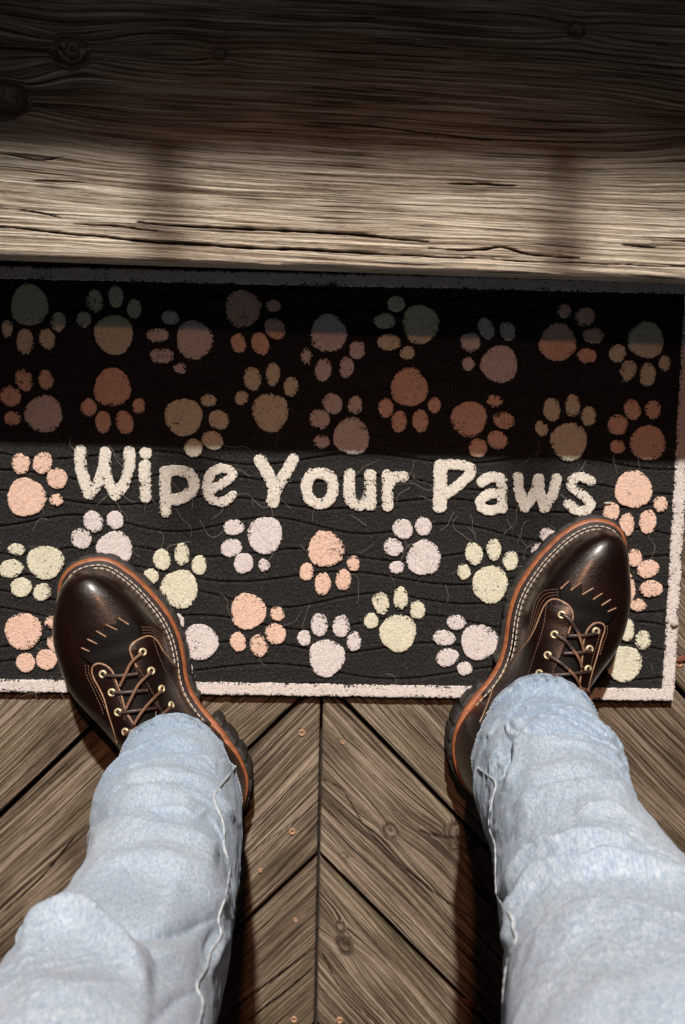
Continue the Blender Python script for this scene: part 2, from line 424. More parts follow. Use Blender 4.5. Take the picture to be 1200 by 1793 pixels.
def boxm(m, x0, x1, y0, y1, z0, z1):
    v = [(x, y, z) for x in (x0, x1) for y in (y0, y1) for z in (z0, z1)]
    m.add(v, [(0, 1, 3, 2), (4, 6, 7, 5), (0, 4, 5, 1), (2, 3, 7, 6), (0, 2, 6, 4), (1, 5, 7, 3)])
for jx in (-.42, -.0045, .46):
    mx = Mix(); boxm(mx, jx, jx+.05, -1.3, 1.3, -.20, -.0395)
    mx.build('joist', M['soil'], deck, False)
# deck screws and rust marks
def screw(px, py, board, r=.0042, zz=.0012):
    c = P(px, py, 0); a = np.linspace(0, 2*np.pi, 16, endpoint=False)
    prof = [(.25, -.0016), (.30, -.0002), (.8, .0003), (1.0, -.0001), (1.05, -.003)]
    v = [[c[0], c[1], zz-.0018]]
    for rr, h in prof:
        q = rr*(1+(.25*np.cos(4*a) if rr < .5 else 0*a)); v += [[c[0]+r*q[i]*math.cos(a[i]), c[1]+r*q[i]*math.sin(a[i]), zz+h] for i in range(16)]
    f = [(0, 1+i, 1+(i+1) % 16) for i in range(16)]
    for k in range(len(prof)-1): f += [(1+k*16+i, 1+(k+1)*16+i, 1+(k+1)*16+(i+1) % 16, 1+k*16+(i+1) % 16) for i in range(16)]
    link('screw', v, f, M['screw'], board)
for px, py, b in ((529, 1283, (-1, 0)), (512, 1456, (-1, 0)), (456, 1524, (-1, 0)), (518, 1611, (-1, -1)), (515, 1785, (-1, -1)), (595, 1787, (1, -1)), (601, 1299, (1, 0)), (835, 1764, (1, -1)), (1190, 1162, (1, 2))):
    screw(px, py, boards[b], .0040 if px not in (456, 518, 601) else .0026)

# ------------------------------------------------------------------ the wooden step above the mat
SZ = .20
A = P(0, 447, SZ); B = P(1200, 488, SZ); ang = math.atan2(B[1]-A[1], B[0]-A[0])
step = empty('wooden_step', (0, .2, 0)); tag(step, 'thick weathered wooden step tread jutting out over the top of the doormat', 'step')
org = A+(A-B)*.10; org = (org[0], org[1], SZ)
TL = .92
def tl(px, py): return to_uv(org, ang, px, py, SZ)
ck = [([tl(-60, 392), tl(0, 397), tl(140, 411), tl(280, 423), tl(430, 433), tl(600, 441), tl(740, 449), tl(830, 452)], .0014, .006),
      ([tl(820, 452), tl(950, 458), tl(1100, 462), tl(1220, 470)], .0006, .003),
      ([tl(130, 392), tl(210, 397), tl(275, 403)], .0010, .004),
      ([tl(243, 387), tl(330, 397), tl(430, 402), tl(530, 406), tl(640, 413), tl(750, 424)], .0015, .006),
      ([tl(750, 435), tl(840, 438), tl(880, 433), tl(930, 445), tl(1015, 452)], .0012, .005),
      ([tl(30, 367), tl(70, 374), tl(105, 381)], .0009, .003),
      ([tl(780, 322), tl(840, 322), tl(905, 324)], .0012, .003),
      ([tl(1090, 428), tl(1150, 432)], .0010, .003), ([tl(1140, 420), tl(1230, 426)], .0007, .002),
      ([tl(10, 270), tl(70, 280), tl(110, 275)], .0010, .002), ([tl(60, 316), tl(150, 320)], .0009, .002),
      ([tl(540, 212), tl(640, 219), tl(800, 238), tl(1000, 250)], .0009, .003)]
kn = [(*tl(125, 88), .015), (*tl(15, 170), .017), (*tl(1010, 52), .008), (*tl(1270, 215), .02), (*tl(385, 95), .006)]
plank('plank', M['tread'], org, ang, TL, .286, .042, step, 520, 420, seed=77, knots=kn, cracks=ck, swirl=.009, rays=.0008, edge_round=.004, tilt=.018)
od = np.array(org[:2])+np.array([-math.sin(ang), math.cos(ang)])*.291
plank('plank', M['tread'], (od[0], od[1], SZ), ang, TL, .286, .042, step, 60, 40, seed=81, rays=.0008)
for i, xx in enumerate((-.42, .02, .50)):
    mx = Mix(); boxm(mx, xx, xx+.045, .255, .80, .004, SZ-.044); mx.build('support', M['eave'], step, False)

# ------------------------------------------------------------------ the doormat
MZ = .0085; PT = .0025
mat_ = empty('doormat', (.03, -.07, 0)); tag(mat_, 'black rubber doormat with paw prints and Wipe Your Paws in cream letters', 'doormat')
pb0 = P(0, 1213, MZ); pb1 = P(1180, 1228, MZ); XR0 = pb1[0]
pr = P(1221, 524, MZ); kx = (pr[0]-pb1[0])/(pr[1]-pb1[1])
MY0 = pb1[1]; MY1 = P(600, 478, MZ)[1]; MX0 = -.362
nx, ny = 640, 380
yy = np.linspace(0, 1, ny)[None, :]; xx = np.linspace(0, 1, nx)[:, None]
Y = MY0+(MY1-MY0)*yy+0*xx; XR = XR0+kx*(Y-MY0); X = MX0+(XR-MX0)*xx
Y = Y+.0010*fbm(X*40, 0*X, 3, 3)*(1-sstep(0, .01, np.abs(Y-MY0)))
Z = np.full_like(X, MZ)
for k in range(20):
    y0 = MY0-.02+k*.0262
    amp = .0055+.003*hashn(np.array(k), np.array(1), 5); lam = .20+.06*float(hashn(np.array(k), np.array(2), 5)); phs = k*1.15
    c = y0+amp*np.sin(2*np.pi*X/lam+phs)+.005*noise(X*6+k*7, 0*X, 8)
    d = np.abs(Y-c)
    Z = Z-.0028*np.exp(-(d/.00122)**2)+.0006*np.exp(-((d-.0030)/.0016)**2)
Z = Z+.00035*fbm(X*110, Y*110, 2, 3)+.0002*noise(X*600, Y*600, 4)
e = np.minimum(np.minimum(X-MX0, XR-X), np.minimum(Y-MY0, MY1-Y))
Z = Z-.0015*(1-sstep(0, .002, e))
top = np.stack([X, Y, Z], -1).reshape(-1, 3)
idx = np.arange(nx*ny).reshape(nx, ny); loop = np.concatenate([idx[:, 0], idx[-1, 1:], idx[-2::-1, -1], idx[0, -2:0:-1]])
bot = top[loop].copy(); bot[:, 2] = .0012; m = len(loop); a = np.arange(m); b = (a+1) % m
link('base', np.concatenate([top, bot]), np.concatenate([gridfaces(nx, ny), np.stack([loop[a], nx*ny+a, nx*ny+b, loop[b]], -1)]), M['rubber'], mat_)

def sdf_solid(name, fn, bbox, mat, parent, z0=MZ-.001, z1=MZ+PT, step=.00075, rough=1.0, seed=0):
    """raised rubber shape with a ragged painted top; fn(x, y) is its signed distance in metres"""
    x0, x1, y0, y1 = bbox; nx = int((x1-x0)/step)+2; ny = int((y1-y0)/step)+2
    X, Y = np.meshgrid(x0+np.arange(nx)*step, y0+np.arange(ny)*step, indexing='ij')
    wear = .5+.5*noise(X*45, Y*45, seed+3)
    d = fn(X, Y)+rough*(.00055*noise(X*650, Y*650, seed)+.00045*noise(X*260, Y*260, seed+1)+.0005*noise(X*90, Y*90, seed+2)+.0011*np.clip(noise(X*420, Y*420, seed+5)-.25, 0, 1)*wear)
    gx, gy = np.gradient(d, step); gl = gx**2+gy**2+1e-6
    mask = d < step*.45
    q = mask[:-1, :-1] & mask[1:, :-1] & mask[1:, 1:] & mask[:-1, 1:]
    used = np.zeros_like(mask); used[:-1, :-1] |= q; used[1:, :-1] |= q; used[1:, 1:] |= q; used[:-1, 1:] |= q
    inner = np.zeros_like(mask); inner[1:-1, 1:-1] = q[:-1, :-1] & q[1:, :-1] & q[1:, 1:] & q[:-1, 1:]
    rim = used & ~inner
    sh = np.clip(d/gl, -step*.7, step*.7)
    X = np.where(rim, X-gx*sh, X); Y = np.where(rim, Y-gy*sh, Y)
    Z = z1-.0007*np.exp(-np.clip(-d, 0, 1)/.0006)+.00018*noise(X*900, Y*900, seed+7)
    ids = -np.ones(mask.shape, int); ids[used] = np.arange(used.sum())
    top = np.stack([X[used], Y[used], Z[used]], -1); edge = np.clip(-d[used]/.0042, 0, 1)
    i, j = np.nonzero(q)
    quads = np.stack([ids[i, j], ids[i+1, j], ids[i+1, j+1], ids[i, j+1]], -1)
    ed = np.concatenate([quads[:, [0, 1]], quads[:, [1, 2]], quads[:, [2, 3]], quads[:, [3, 0]]])
    key = ed[:, 0]*10000000+ed[:, 1]; rev = ed[:, 1]*10000000+ed[:, 0]
    bd = ed[~np.isin(key, rev)]
    vs = np.unique(bd); mp = -np.ones(len(top), int); mp[vs] = np.arange(len(vs))+len(top)
    bot = top[vs].copy(); bot[:, 2] = z0
    sk = np.stack([bd[:, 1], bd[:, 0], mp[bd[:, 0]], mp[bd[:, 1]]], -1)
    edge = np.concatenate([edge, -.6*np.ones(len(vs))])
    return link(name, np.concatenate([top, bot]), np.concatenate([quads, sk]), mat, parent, True, dict(edge=edge))

# border
bwid = .0140
xi = lambda y: XR0+kx*(y-MY0)
def border_fn(X, Y):
    e = np.minimum(np.minimum(X-MX0, xi(Y)-X), np.minimum(Y-MY0, MY1-Y))-.0006
    return np.maximum(-e, e-bwid)
# four strips so that no single mesh needs a huge grid
yi = MY0
sdf_solid('border', lambda X, Y: np.maximum(border_fn(X, Y), 0*X-1), (MX0-.002, XR0+.004, MY0-.002, MY0+.0175), M['border'], mat_, seed=31, step=.0009)
sdf_solid('border', lambda X, Y: np.maximum(border_fn(X, Y), (MY0+.0172)-Y), (xi(MY0)-.02, xi(MY1)+.003, MY0+.016, MY1+.002), M['border'], mat_, seed=35, step=.0009)
sdf_solid('border', lambda X, Y: np.maximum(border_fn(X, Y), X-(XR0+kx*(MY1-MY0)-.0175)), (MX0-.002, xi(MY1), MY1-.0175, MY1+.002), M['border'], mat_, seed=37, step=.0012)
sdf_solid('border', lambda X, Y: np.maximum(np.maximum(border_fn(X, Y), (MY0+.0172)-Y), Y-(MY1-.0172)), (MX0-.002, MX0+.0165, MY0+.016, MY1-.016), M['border'], mat_, seed=39, step=.0014)

PXM = F/(CAMZ-MZ-PT)*1.0055                     # pixels per metre on the mat
cA = lambda x, y: (x/2, 480+y/2); cB = lambda x, y: (600+x/2, 480+y/2)
cC = lambda x, y: (x/2, 880+y/2); cD = lambda x, y: (600+x/2, 880+y/2)
cF = lambda x, y: (x, y)
PAWS = [
 (cA, 'yellow', (102, 108, 66, 72), [(25, 188, 20, 33), (87, 237, 30, 44), (164, 227, 27, 38, -15), (204, 165, 29, 33)]),
 (cA, 'yellow', (399, 210, 67, 70), [(294, 159, 25, 28, -20), (331, 94, 29, 42, -8), (405, 77, 26, 40), (470, 120, 26, 35)]),
 (cA, 'lavender', (682, 230, 66, 67), [(595, 152, 33, 27), (552, 212, 39, 28), (567, 286, 42, 29), (630, 328, 25, 21)]),
 (cA, 'peach', (851, 120, 64, 66), [(957, 109, 26, 21), (963, 190, 35, 40, -40), (912, 243, 30, 42, -25), (835, 241, 28, 35, -15)]),
 (cF, 'lavender', (575, 584, 32, 34), [(537, 624, 10, 15), (566, 647, 15, 21), (607, 643, 13, 20), (626, 612, 14, 17)]),
 (cA, 'lavender', (153, 490, 66, 66), [(83, 370, 32, 40, -25), (161, 369, 28, 36, -15), (37, 427, 36, 38, -30), (44, 505, 30, 24)], 'peach'),  # the peach of these toes is orange light put into the colour
 (cA, 'peach', (394, 397, 65, 68), [(309, 467, 29, 33), (361, 518, 28, 40), (437, 518, 31, 42, -10), (486, 462, 23, 28)]),
 (cA, 'yellow', (643, 500, 66, 66), [(731, 443, 28, 23), (767, 510, 40, 32, 20), (745, 582, 38, 33, 25), (677, 609, 33, 34)]),
 (cA, 'yellow', (947, 483, 65, 68), [(848, 433, 24, 27), (885, 367, 31, 42, -12), (955, 351, 26, 41), (1020, 395, 27, 35)]),
 (cF, 'lavender', (616, 764, 32, 33), [(563, 773, 14, 12), (560, 734, 18, 18), (583, 707, 17, 19, -20), (622, 709, 13, 17)]),
 (cA, 'peach', (92, 783, 68, 68), [(72, 664, 32, 36), (150, 662, 34, 40, 20), (201, 716, 38, 36), (196, 792, 25, 22)]),
 (cB, 'yellow', (274, 175, 67, 68), [(187, 103, 32, 28), (148, 163, 40, 28), (163, 239, 42, 32), (228, 276, 27, 24)]),
 (cB, 'lavender', (550, 315, 65, 66), [(441, 313, 24, 24, -20), (450, 238, 34, 37, -25), (504, 190, 28, 40, -20), (579, 198, 27, 35, -15)]),
 (cB, 'peach', (755, 238, 65, 68), [(777, 128, 25, 26), (850, 148, 38, 33, -25), (880, 214, 40, 28), (856, 286, 34, 27)]),
 (cB, 'yellow', (1064, 230, 64, 66), [(965, 278, 30, 33), (999, 340, 29, 39, 20), (1070, 353, 29, 42), (1130, 312, 21, 29)]),
 (cB, 'peach', (235, 396, 66, 68), [(151, 469, 27, 35), (200, 516, 28, 39), (273, 514, 28, 41), (322, 459, 22, 28)]),
 (cB, 'peach', (444, 507, 64, 64), [(534, 445, 29, 23), (566, 511, 41, 31, 10), (543, 581, 37, 33, 20), (476, 609, 33, 34)]),
 (cB, 'yellow', (793, 586, 66, 68), [(699, 541, 24, 29, -20), (735, 474, 30, 42, -10), (806, 460, 27, 41), (863, 498, 27, 35)]),
 (cB, 'peach', (1071, 592, 64, 64), [(1015, 474, 30, 41, -18), (1088, 475, 28, 35, -15), (965, 528, 37, 37, -30), (966, 605, 28, 23)]),
 (cF, 'peach', (1110, 857.5, 33, 34), [(1071, 896, 15, 17), (1099, 918, 14, 21), (1135, 914, 15.5, 21), (1157, 883, 13, 15)]),
 (cC, 'lavender', (402, 160, 65, 58), [(326, 68, 34, 40, -25), (403, 62, 30, 33, -15), (284, 126, 38, 35, 30)]),
 (cC, 'yellow', (160, 210, 66, 60), [(58, 165, 30, 21), (39, 232, 42, 33, -10), (75, 298, 37, 35, -20), (149, 314, 30, 34, 20)]),
 (cC, 'yellow', (629, 303, 66, 68), [(529, 258, 27, 27), (567, 199, 31, 38, -10), (638, 181, 27, 40, -5), (697, 219, 27, 34)]),
 (cC, 'lavender', (928, 115, 62, 66), [(819, 87, 37, 29), (812, 160, 38, 32, -15), (853, 213, 35, 37, 20), (925, 220, 20, 24)]),
 (cC, 'peach', (1143, 164, 65, 65), [(1075, 244, 26, 33, 10), (1131, 286, 29, 40), (1203, 271, 28, 40), (1238, 213, 23, 28)]),
 (cC, 'peach', (82, 451, 67, 66), [(184, 419, 30, 24), (199, 492, 38, 32, 10), (163, 551, 36, 37, -25), (90, 562, 33, 34, -15)]),
 (cC, 'lavender', (701, 490, 64, 65), [(624, 417, 22, 28), (655, 585, 22, 28), (585, 470, 28, 30)]),
 (cC, 'peach', (870, 382, 64, 65), [(972, 390, 26, 27, -10), (965, 461, 37, 39, -30), (907, 502, 32, 41, -15), (835, 489, 29, 35, -10)]),
 (cC, 'lavender', (1145, 545, 64, 68), [(1066, 475, 24, 29), (1119, 428, 31, 42), (1194, 434, 32, 41, 8), (1240, 486, 27, 36)]),
 (cD, 'lavender', (285, 195, 62, 64), [(212, 94, 35, 38, -25), (283, 84, 31, 34, -10), (177, 157, 37, 32, 25), (189, 227, 27, 23)]),
 (cD, 'yellow', (518, 287, 64, 68), [(425, 243, 24, 28, -10), (461, 180, 31, 42, -8), (530, 166, 27, 41), (588, 204, 28, 36, 10)]),
 (cD, 'yellow', (195, 458, 66, 68), [(99, 415, 26, 29), (134, 352, 31, 41, -10), (204, 336, 27, 42), (263, 377, 28, 35)]),
 (cD, 'lavender', (479, 489, 67, 66), [(398, 420, 34, 27), (356, 475, 41, 29), (368, 544, 42, 32, -10), (428, 582, 28, 25)]),
 (cD, 'lavender', (770, 190, 62, 64), [(718, 115, 29, 27), (690, 170, 30, 30)]),
 (cD, 'peach', (968, 298, 62, 66), [(1024, 194, 26, 32), (1071, 233, 40, 32, -10), (1081, 303, 42, 31), (1036, 360, 29, 24)]),
 (cD, 'yellow', (986, 565, 66, 66), [(997, 446, 28, 41), (1053, 484, 28, 36), (936, 470, 24, 38), (905, 530, 24, 28)]),
]
PZ = MZ+PT
def pad(name, mat, parent, px, py, rx, ry, rot, seed, tri=None):
    c = P(px, py, PZ); s = PXM
    ca, sa = math.cos(rad(rot)), math.sin(rad(rot))
    ph = rng.uniform(0, 6.28)
    def fn(X, Y):
        dx = (X-c[0])*s; dy = -(Y-c[1])*s
        a = dx*ca+dy*sa; b = -dx*sa+dy*ca
        q = np.hypot(a/rx, b/ry); th = np.arctan2(dy, dx)
        k = 1.0+.012*np.cos(2*th+ph)
        if tri is not None: k = k+.040*np.cos(3*(th-tri))
        return (q/k-1)*min(rx, ry)/s*.5*(1+max(rx, ry)/min(rx, ry)*.3+.7)
    R = max(rx, ry)/s*1.12+.002
    return sdf_solid(name, fn, (c[0]-R, c[0]+R, c[1]-R, c[1]+R), M[mat], parent, seed=seed)
for i, pw in enumerate(PAWS):
    cv, colr, mn, toes = pw[:4]; tc = pw[4] if len(pw) > 4 else colr
    sc = 1.0 if cv is cF else .5
    cx, cy = cv(mn[0], mn[1])
    tx = np.mean([cv(t_[0], t_[1])[0] for t_ in toes])-cx; ty = np.mean([cv(t_[0], t_[1])[1] for t_ in toes])-cy
    main = pad('paw_print', colr, mat_, cx, cy, mn[2]*sc, mn[3]*sc, 0, 100+i*10, tri=math.atan2(-ty, -tx))
    if tc != colr: main['label'] = 'lavender paw print with orange light painted on its toes'
    else: main['label'] = {'peach': 'peach paw print', 'yellow': 'pale yellow paw print', 'lavender': 'lavender white paw print'}[colr]
    for j, t_ in enumerate(toes):
        x, y = cv(t_[0], t_[1]); pad('toe_pad', tc, main, x, y, t_[2]*sc, t_[3]*sc, t_[4] if len(t_) > 4 else 0, 101+i*10+j)

# letters: strokes in photograph pixels
eA = lambda x, y: (120+x/2.5, 760+y/2.5); eB = lambda x, y: (600+x/2.5, 780+y/2.5)
LET = [
 ('W', eA, [([(52, 76), (54, 130), (64, 190), (92, 262)], 25), ([(92, 262), (130, 218), (152, 150), (160, 80)], 22), ([(160, 80), (162, 160), (178, 218), (208, 268)], 23), ([(208, 268), (244, 218), (266, 140), (266, 78)], 23)]),
 ('i', eA, [([(335, 84), (340, 84)], 23), ([(334, 142), (338, 276)], 25)]),
 ('p', eA, [([(424, 168), (424, 340)], 24), ([(424, 164), (480, 160), (528, 175), (548, 212), (536, 255), (492, 283), (440, 288)], 24)]),
 ('e', eA, [([(624, 246), (660, 226), (715, 185), (706, 162), (678, 152), (640, 160), (612, 200), (608, 248), (628, 285), (664, 298), (700, 288), (718, 270)], 20)]),
 ('Y', eA, [([(840, 116), (868, 165), (898, 225)], 26), ([(984, 114), (955, 165), (920, 225), (904, 250)], 25), ([(906, 210), (895, 296)], 27)]),
 ('o', eA, [([(1102, 170), (1140, 182), (1158, 225), (1152, 272), (1120, 304), (1080, 302), (1048, 270), (1042, 222), (1062, 180), (1102, 170)], 23)]),
 ('u', eB, [([(32, 126), (28, 190), (38, 242), (70, 262), (104, 246), (120, 215)], 24), ([(122, 130), (124, 262)], 24)]),
 ('r', eB, [([(198, 132), (198, 262)], 25), ([(205, 170), (232, 140), (268, 138)], 21)]),
 ('P', eB, [([(428, 92), (426, 268)], 28), ([(430, 86), (500, 84), (556, 98), (560, 124), (520, 165), (470, 205), (445, 215)], 21)]),
 ('a', eB, [([(612, 160), (640, 142), (676, 140), (698, 165), (700, 276)], 22), ([(695, 212), (645, 214), (608, 240), (612, 272), (650, 284), (700, 272)], 21)]),
 ('w', eB, [([(768, 142), (774, 200), (800, 274)], 22), ([(800, 274), (838, 215), (858, 146)], 21), ([(860, 146), (866, 210), (884, 276)], 21), ([(884, 276), (922, 215), (938, 146)], 21)]),
 ('s', eB, [([(1088, 158), (1052, 140), (1018, 146), (1002, 172), (1026, 202), (1062, 226), (1086, 256), (1070, 282), (1030, 288), (990, 256)], 21)]),
]
for i, (ch, cv, strokes) in enumerate(LET):
    W_ = []
    for pts, r in strokes:
        q = np.array([cv(*p) for p in pts]); q = catmull(q, 24) if len(pts) > 2 else q
        W_.append((P(q[:, 0], q[:, 1], PZ)[:, :2], (r+2.5)/2.5/PXM))
    allp = np.concatenate([w_[0] for w_ in W_]); R = max(w_[1] for w_ in W_)+.003
    def fn(X, Y, W_=W_):
        d = None
        for pts, r in W_:
            dd = segdist(X, Y, pts)[0]-r; d = dd if d is None else np.minimum(d, dd)
        return d
    o = sdf_solid('letter', fn, (allp[:, 0].min()-R, allp[:, 0].max()+R, allp[:, 1].min()-R, allp[:, 1].max()+R), M['white'], mat_, seed=600+i*9, rough=1.0)
    o['label'] = 'cream letter '+ch

# ------------------------------------------------------------------ the person: boots and jeans
person = empty('person', (.0, -.30, 0)); tag(person, 'person in faded light blue jeans and dark brown lace-up boots standing on the doormat', 'person')

def offset_poly(p, d):
    """closed polygon moved inwards by d (array or number)"""
    t = np.roll(p, -2, 0)-np.roll(p, 2, 0); t /= np.linalg.norm(t, axis=1)[:, None]+1e-9
    n = np.stack([-t[:, 1], t[:, 0]], -1)
    area = np.sum(p[:, 0]*np.roll(p[:, 1], -1)-np.roll(p[:, 0], -1)*p[:, 1])
    if area < 0: n = -n
    return p+n*np.broadcast_to(np.asarray(d), (len(p),))[:, None]
def slab(name, base, z0, z1, mat, parent, bevel=.001, off=0.0):
    """thick layer from a closed outline moved in by off; z0, z1 may vary along it"""
    n = len(base); poly = offset_poly(base, off); z0 = np.broadcast_to(z0, (n,)); z1 = np.broadcast_to(z1, (n,))
    ins = offset_poly(base, off+bevel); ins2 = offset_poly(base, .012)
    rings = [np.c_[ins, z0], np.c_[poly, z0+bevel], np.c_[poly, z1-bevel], np.c_[ins, z1], np.c_[ins2, z1]]
    v = np.concatenate(rings); f = gridfaces(5, n, True).tolist()
    k = n//2; b4 = 4*n
    for i in range(1, k):                            # zip the two sides of the outline together
        f.append([b4+(i-1), b4+i, b4+(n-i) % n, b4+(n-i+1) % n])
    return link(name, v, f, mat, parent)
def tube(pts, r, n=8, flat=1.0, ups=None, caps=True):
    pts = np.asarray(pts, float); m = len(pts)
    t = np.gradient(pts, axis=0); t /= np.linalg.norm(t, axis=1)[:, None]+1e-12
    up = np.array([0, 0, 1.0]) if ups is None else np.asarray(ups)
    up = np.broadcast_to(up, pts.shape)
    sd = np.cross(t, up); sd /= np.linalg.norm(sd, axis=1)[:, None]+1e-12
    nn = np.cross(sd, t); a = np.linspace(0, 2*np.pi, n, endpoint=False)
    r = np.broadcast_to(r, (m,))
    v = pts[:, None]+r[:, None, None]*(np.cos(a)[None, :, None]*sd[:, None]+flat*np.sin(a)[None, :, None]*nn[:, None])
    f = gridfaces(m, n, True).tolist()
    if caps: f += [list(range(n))[::-1], [(m-1)*n+i for i in range(n)]]
    return v.reshape(-1, 3), f

c1 = lambda x, y: (90+x*.21667, 950+y*.21667); c2 = lambda x, y: (200+x*.21186, 1050+y*.21186)
c3 = lambda x, y: (860+x*.21667, 880+y*.21667); c4 = lambda x, y: (770+x*.23431, 1080+y*.23431)
def mp(cv, pts): return [cv(*p) for p in pts]
ZW = .037
def lift_of(f): return .017*sstep(.42, .80, f)          # the sole climbs to the heel

def make_boot(cfg, flip):
    bo = empty('boot', (0, 0, 0)); bo.parent = person
    bo['label'] = cfg['label']
    med = np.array(cfg['med'], float); lat = np.array(cfg['lat'], float)      # toe tip -> heel
    N = 90
    m2 = catmull(med, N); l2 = catmull(lat, N)
    fr = np.linspace(0, 1, N)
    def W2(q, f):
        out = np.zeros((len(q), 2))
        for i in range(len(q)): out[i] = P(q[i, 0], q[i, 1], ZW+float(lift_of(f[i])))[:2]
        return out
    mw = W2(m2, fr); lw = W2(l2, fr)
    poly = np.concatenate([mw, lw[-2:0:-1]])           # closed: toe, medial, heel, lateral
    for _ in range(2): poly = .25*np.roll(poly, 1, 0)+.5*poly+.25*np.roll(poly, -1, 0)
    fpoly = np.concatenate([fr, fr[-2:0:-1]])
    n = len(poly); bo.location = (float(poly[:, 0].mean()), float(poly[:, 1].mean())+.30, 0)
    is_med = np.zeros(n); is_med[:N] = 1
    L = lift_of(fpoly)
    # dense copy for the lugged outsole
    nd = 720; pd = catmull(poly, nd, True); fd = np.interp(np.arange(nd)/nd, np.arange(n+1)/n, np.r_[fpoly, fpoly[0]])
    s = np.cumsum(np.r_[0, np.linalg.norm(np.diff(pd, axis=0), axis=1)])
    ph = (s/.0215+.25*np.sin(s*40)+.35) % 1; lug = sstep(.02, .07, ph)*(1-sstep(.76, .81, ph))
    soff = -.0020-.0024*lug*(.55+.45*sstep(.5, .6, fd))+.0008*sstep(.60, .64, fd)
    fore = fd < .66
    # forefoot outsole rests on the mat, the heel block on the boards
    z0 = np.where(fd < .55, .0118, np.where(fd < .61, .030, .0006)); z1 = ZW-.010+lift_of(fd)
    waist = (fd > .58) & (fd < .69)
    wk = sstep(.535, .56, fd)*(1-sstep(.605, .62, fd)); so = soff*(1-wk)+.004*wk
    for _ in range(1): so = .25*np.roll(so, 1)+.5*so+.25*np.roll(so, -1)
    slab('outsole', pd, z0, z1, M['sole'], bo, .0010, so)
    slab('midsole', poly, ZW-.0105+L, ZW+L, M['midsole'], bo, .0022)
    wi = offset_poly(poly, .0036)
    slab('welt', wi, ZW-.002+L, ZW+.0024+L-.006*sstep(.60, .66, fpoly), M['welt'], bo, .0007)
    # the upper
    ins = .0118-(1-is_med)*(.002+.0095*sstep(.10, .28, fpoly))
    ins = ins*(1-.82*sstep(.56, .76, fpoly))
    for _ in range(6): ins = .25*np.roll(ins, 1)+.5*ins+.25*np.roll(ins, -1)
    up = offset_poly(poly, ins)
    mU = up[:N]; lU = np.concatenate([up[:1], up[:N-1:-1][:N-2], up[N-1:N]])
    NS, NA = N, 56
    H = np.interp(fr, [0, .008, .025, .05, .09, .15, .25, .34, .42, .50, .57, .64, .72, .80, .90, .97, 1], cfg['H'])
    for _ in range(3): H[2:-2] = .25*H[1:-3]+.5*H[2:-2]+.25*H[3:-1]
    ph = np.linspace(0, np.pi, NA)
    V = np.zeros((NS, NA, 3))
    bl = cfg['bulge_lat']; bm = cfg['bulge_med']
    for i in range(NS):
        C = (mU[i]+lU[i])/2; h = (mU[i]-lU[i])/2; f = fr[i]
        u = np.cos(ph); wz = sstep(.40, .62, f)
        ex = .50*(1-wz)+1.0*wz
        zz = np.sin(ph)**ex
        bul = np.where(u > 0, bm, bl)*np.sin(ph)*np.abs(u)*2*(1-.5*wz)
        uu = u*(1+bul)*(1-.22*wz*zz)
        zb = ZW+.0015+float(lift_of(f))
        V[i, :, :2] = C+uu[:, None]*h+ np.outer(zz*wz*.0, h)
        V[i, :, 2] = zb+H[i]*zz-.003*(1-zz)
    # creases across the ball of the foot
    dd = .0010*np.sin((fr*95+0)[:, None]+1.5*np.cos(ph)[None, :])*np.exp(-((fr-.33)/.05)**2)[:, None]*np.sin(ph)[None, :]
    V[..., 2] += dd*.5
    upv = V.reshape(-1, 3); upf = gridfaces(NS, NA)
    link('upper', upv, upf, M['leather'], bo)
    sh = []; ac = V[int(N*.80)].mean(0); q2 = np.linspace(0, 2*np.pi, 48, endpoint=False)
    axd = (poly[0]-poly[N-1]); axd /= np.linalg.norm(axd); pd2 = np.array([-axd[1], axd[0]])
    for zz, ra, rb, cc_ in ((.06, .030, .024, ac[:2]), (.10, .036, .028, .5*ac[:2]+.5*P(*cfg['ankle'][0], .128)[:2]), (.15, .036, .030, P(*cfg['ankle'][0], .14)[:2]), (.23, .038, .034, P(*cfg['ankle'][1], .21)[:2])):
        sh.append(np.c_[cc_+np.outer(np.cos(q2)*ra, axd)+np.outer(np.sin(q2)*rb, pd2), np.full(48, zz)])
    link('shaft', np.concatenate(sh), gridfaces(4, 48, True), M['leather'], bo)
    bvh = BVHTree.FromPolygons([Vector(v) for v in upv], [tuple(int(k) for k in q) for q in upf])
    camv = Vector((0, 0, CAMZ))
    def hit(px, py, off=0.0):
        d = Vector(((px-CW/2)/F, (CH/2-py)/F, -1.0)); d = Vector(RM@np.array(d)); d.normalize()
        p, nrm, _, _ = bvh.ray_cast(camv, d)
        if p is None:
            q = P(px, py, .045); p, nrm, _, _ = bvh.find_nearest(Vector(q))
        if nrm.dot(d) > 0: nrm = -nrm
        return np.array(p+nrm*off), np.array(nrm)
    def curve(pts, off, n=40, smooth=True):
        q = catmull(pts, n) if (len(pts) > 2 and smooth) else np.linspace(pts[0], pts[-1], n) if len(pts) == 2 else catmull(pts, n)
        a = [hit(x, y, off if np.isscalar(off) else off[i]) for i, (x, y) in enumerate(q)]
        pp = np.array([k[0] for k in a]); nn = np.array([k[1] for k in a])
        for _ in range(2): pp[1:-1] = .25*pp[:-2]+.5*pp[1:-1]+.25*pp[2:]
        return pp, nn
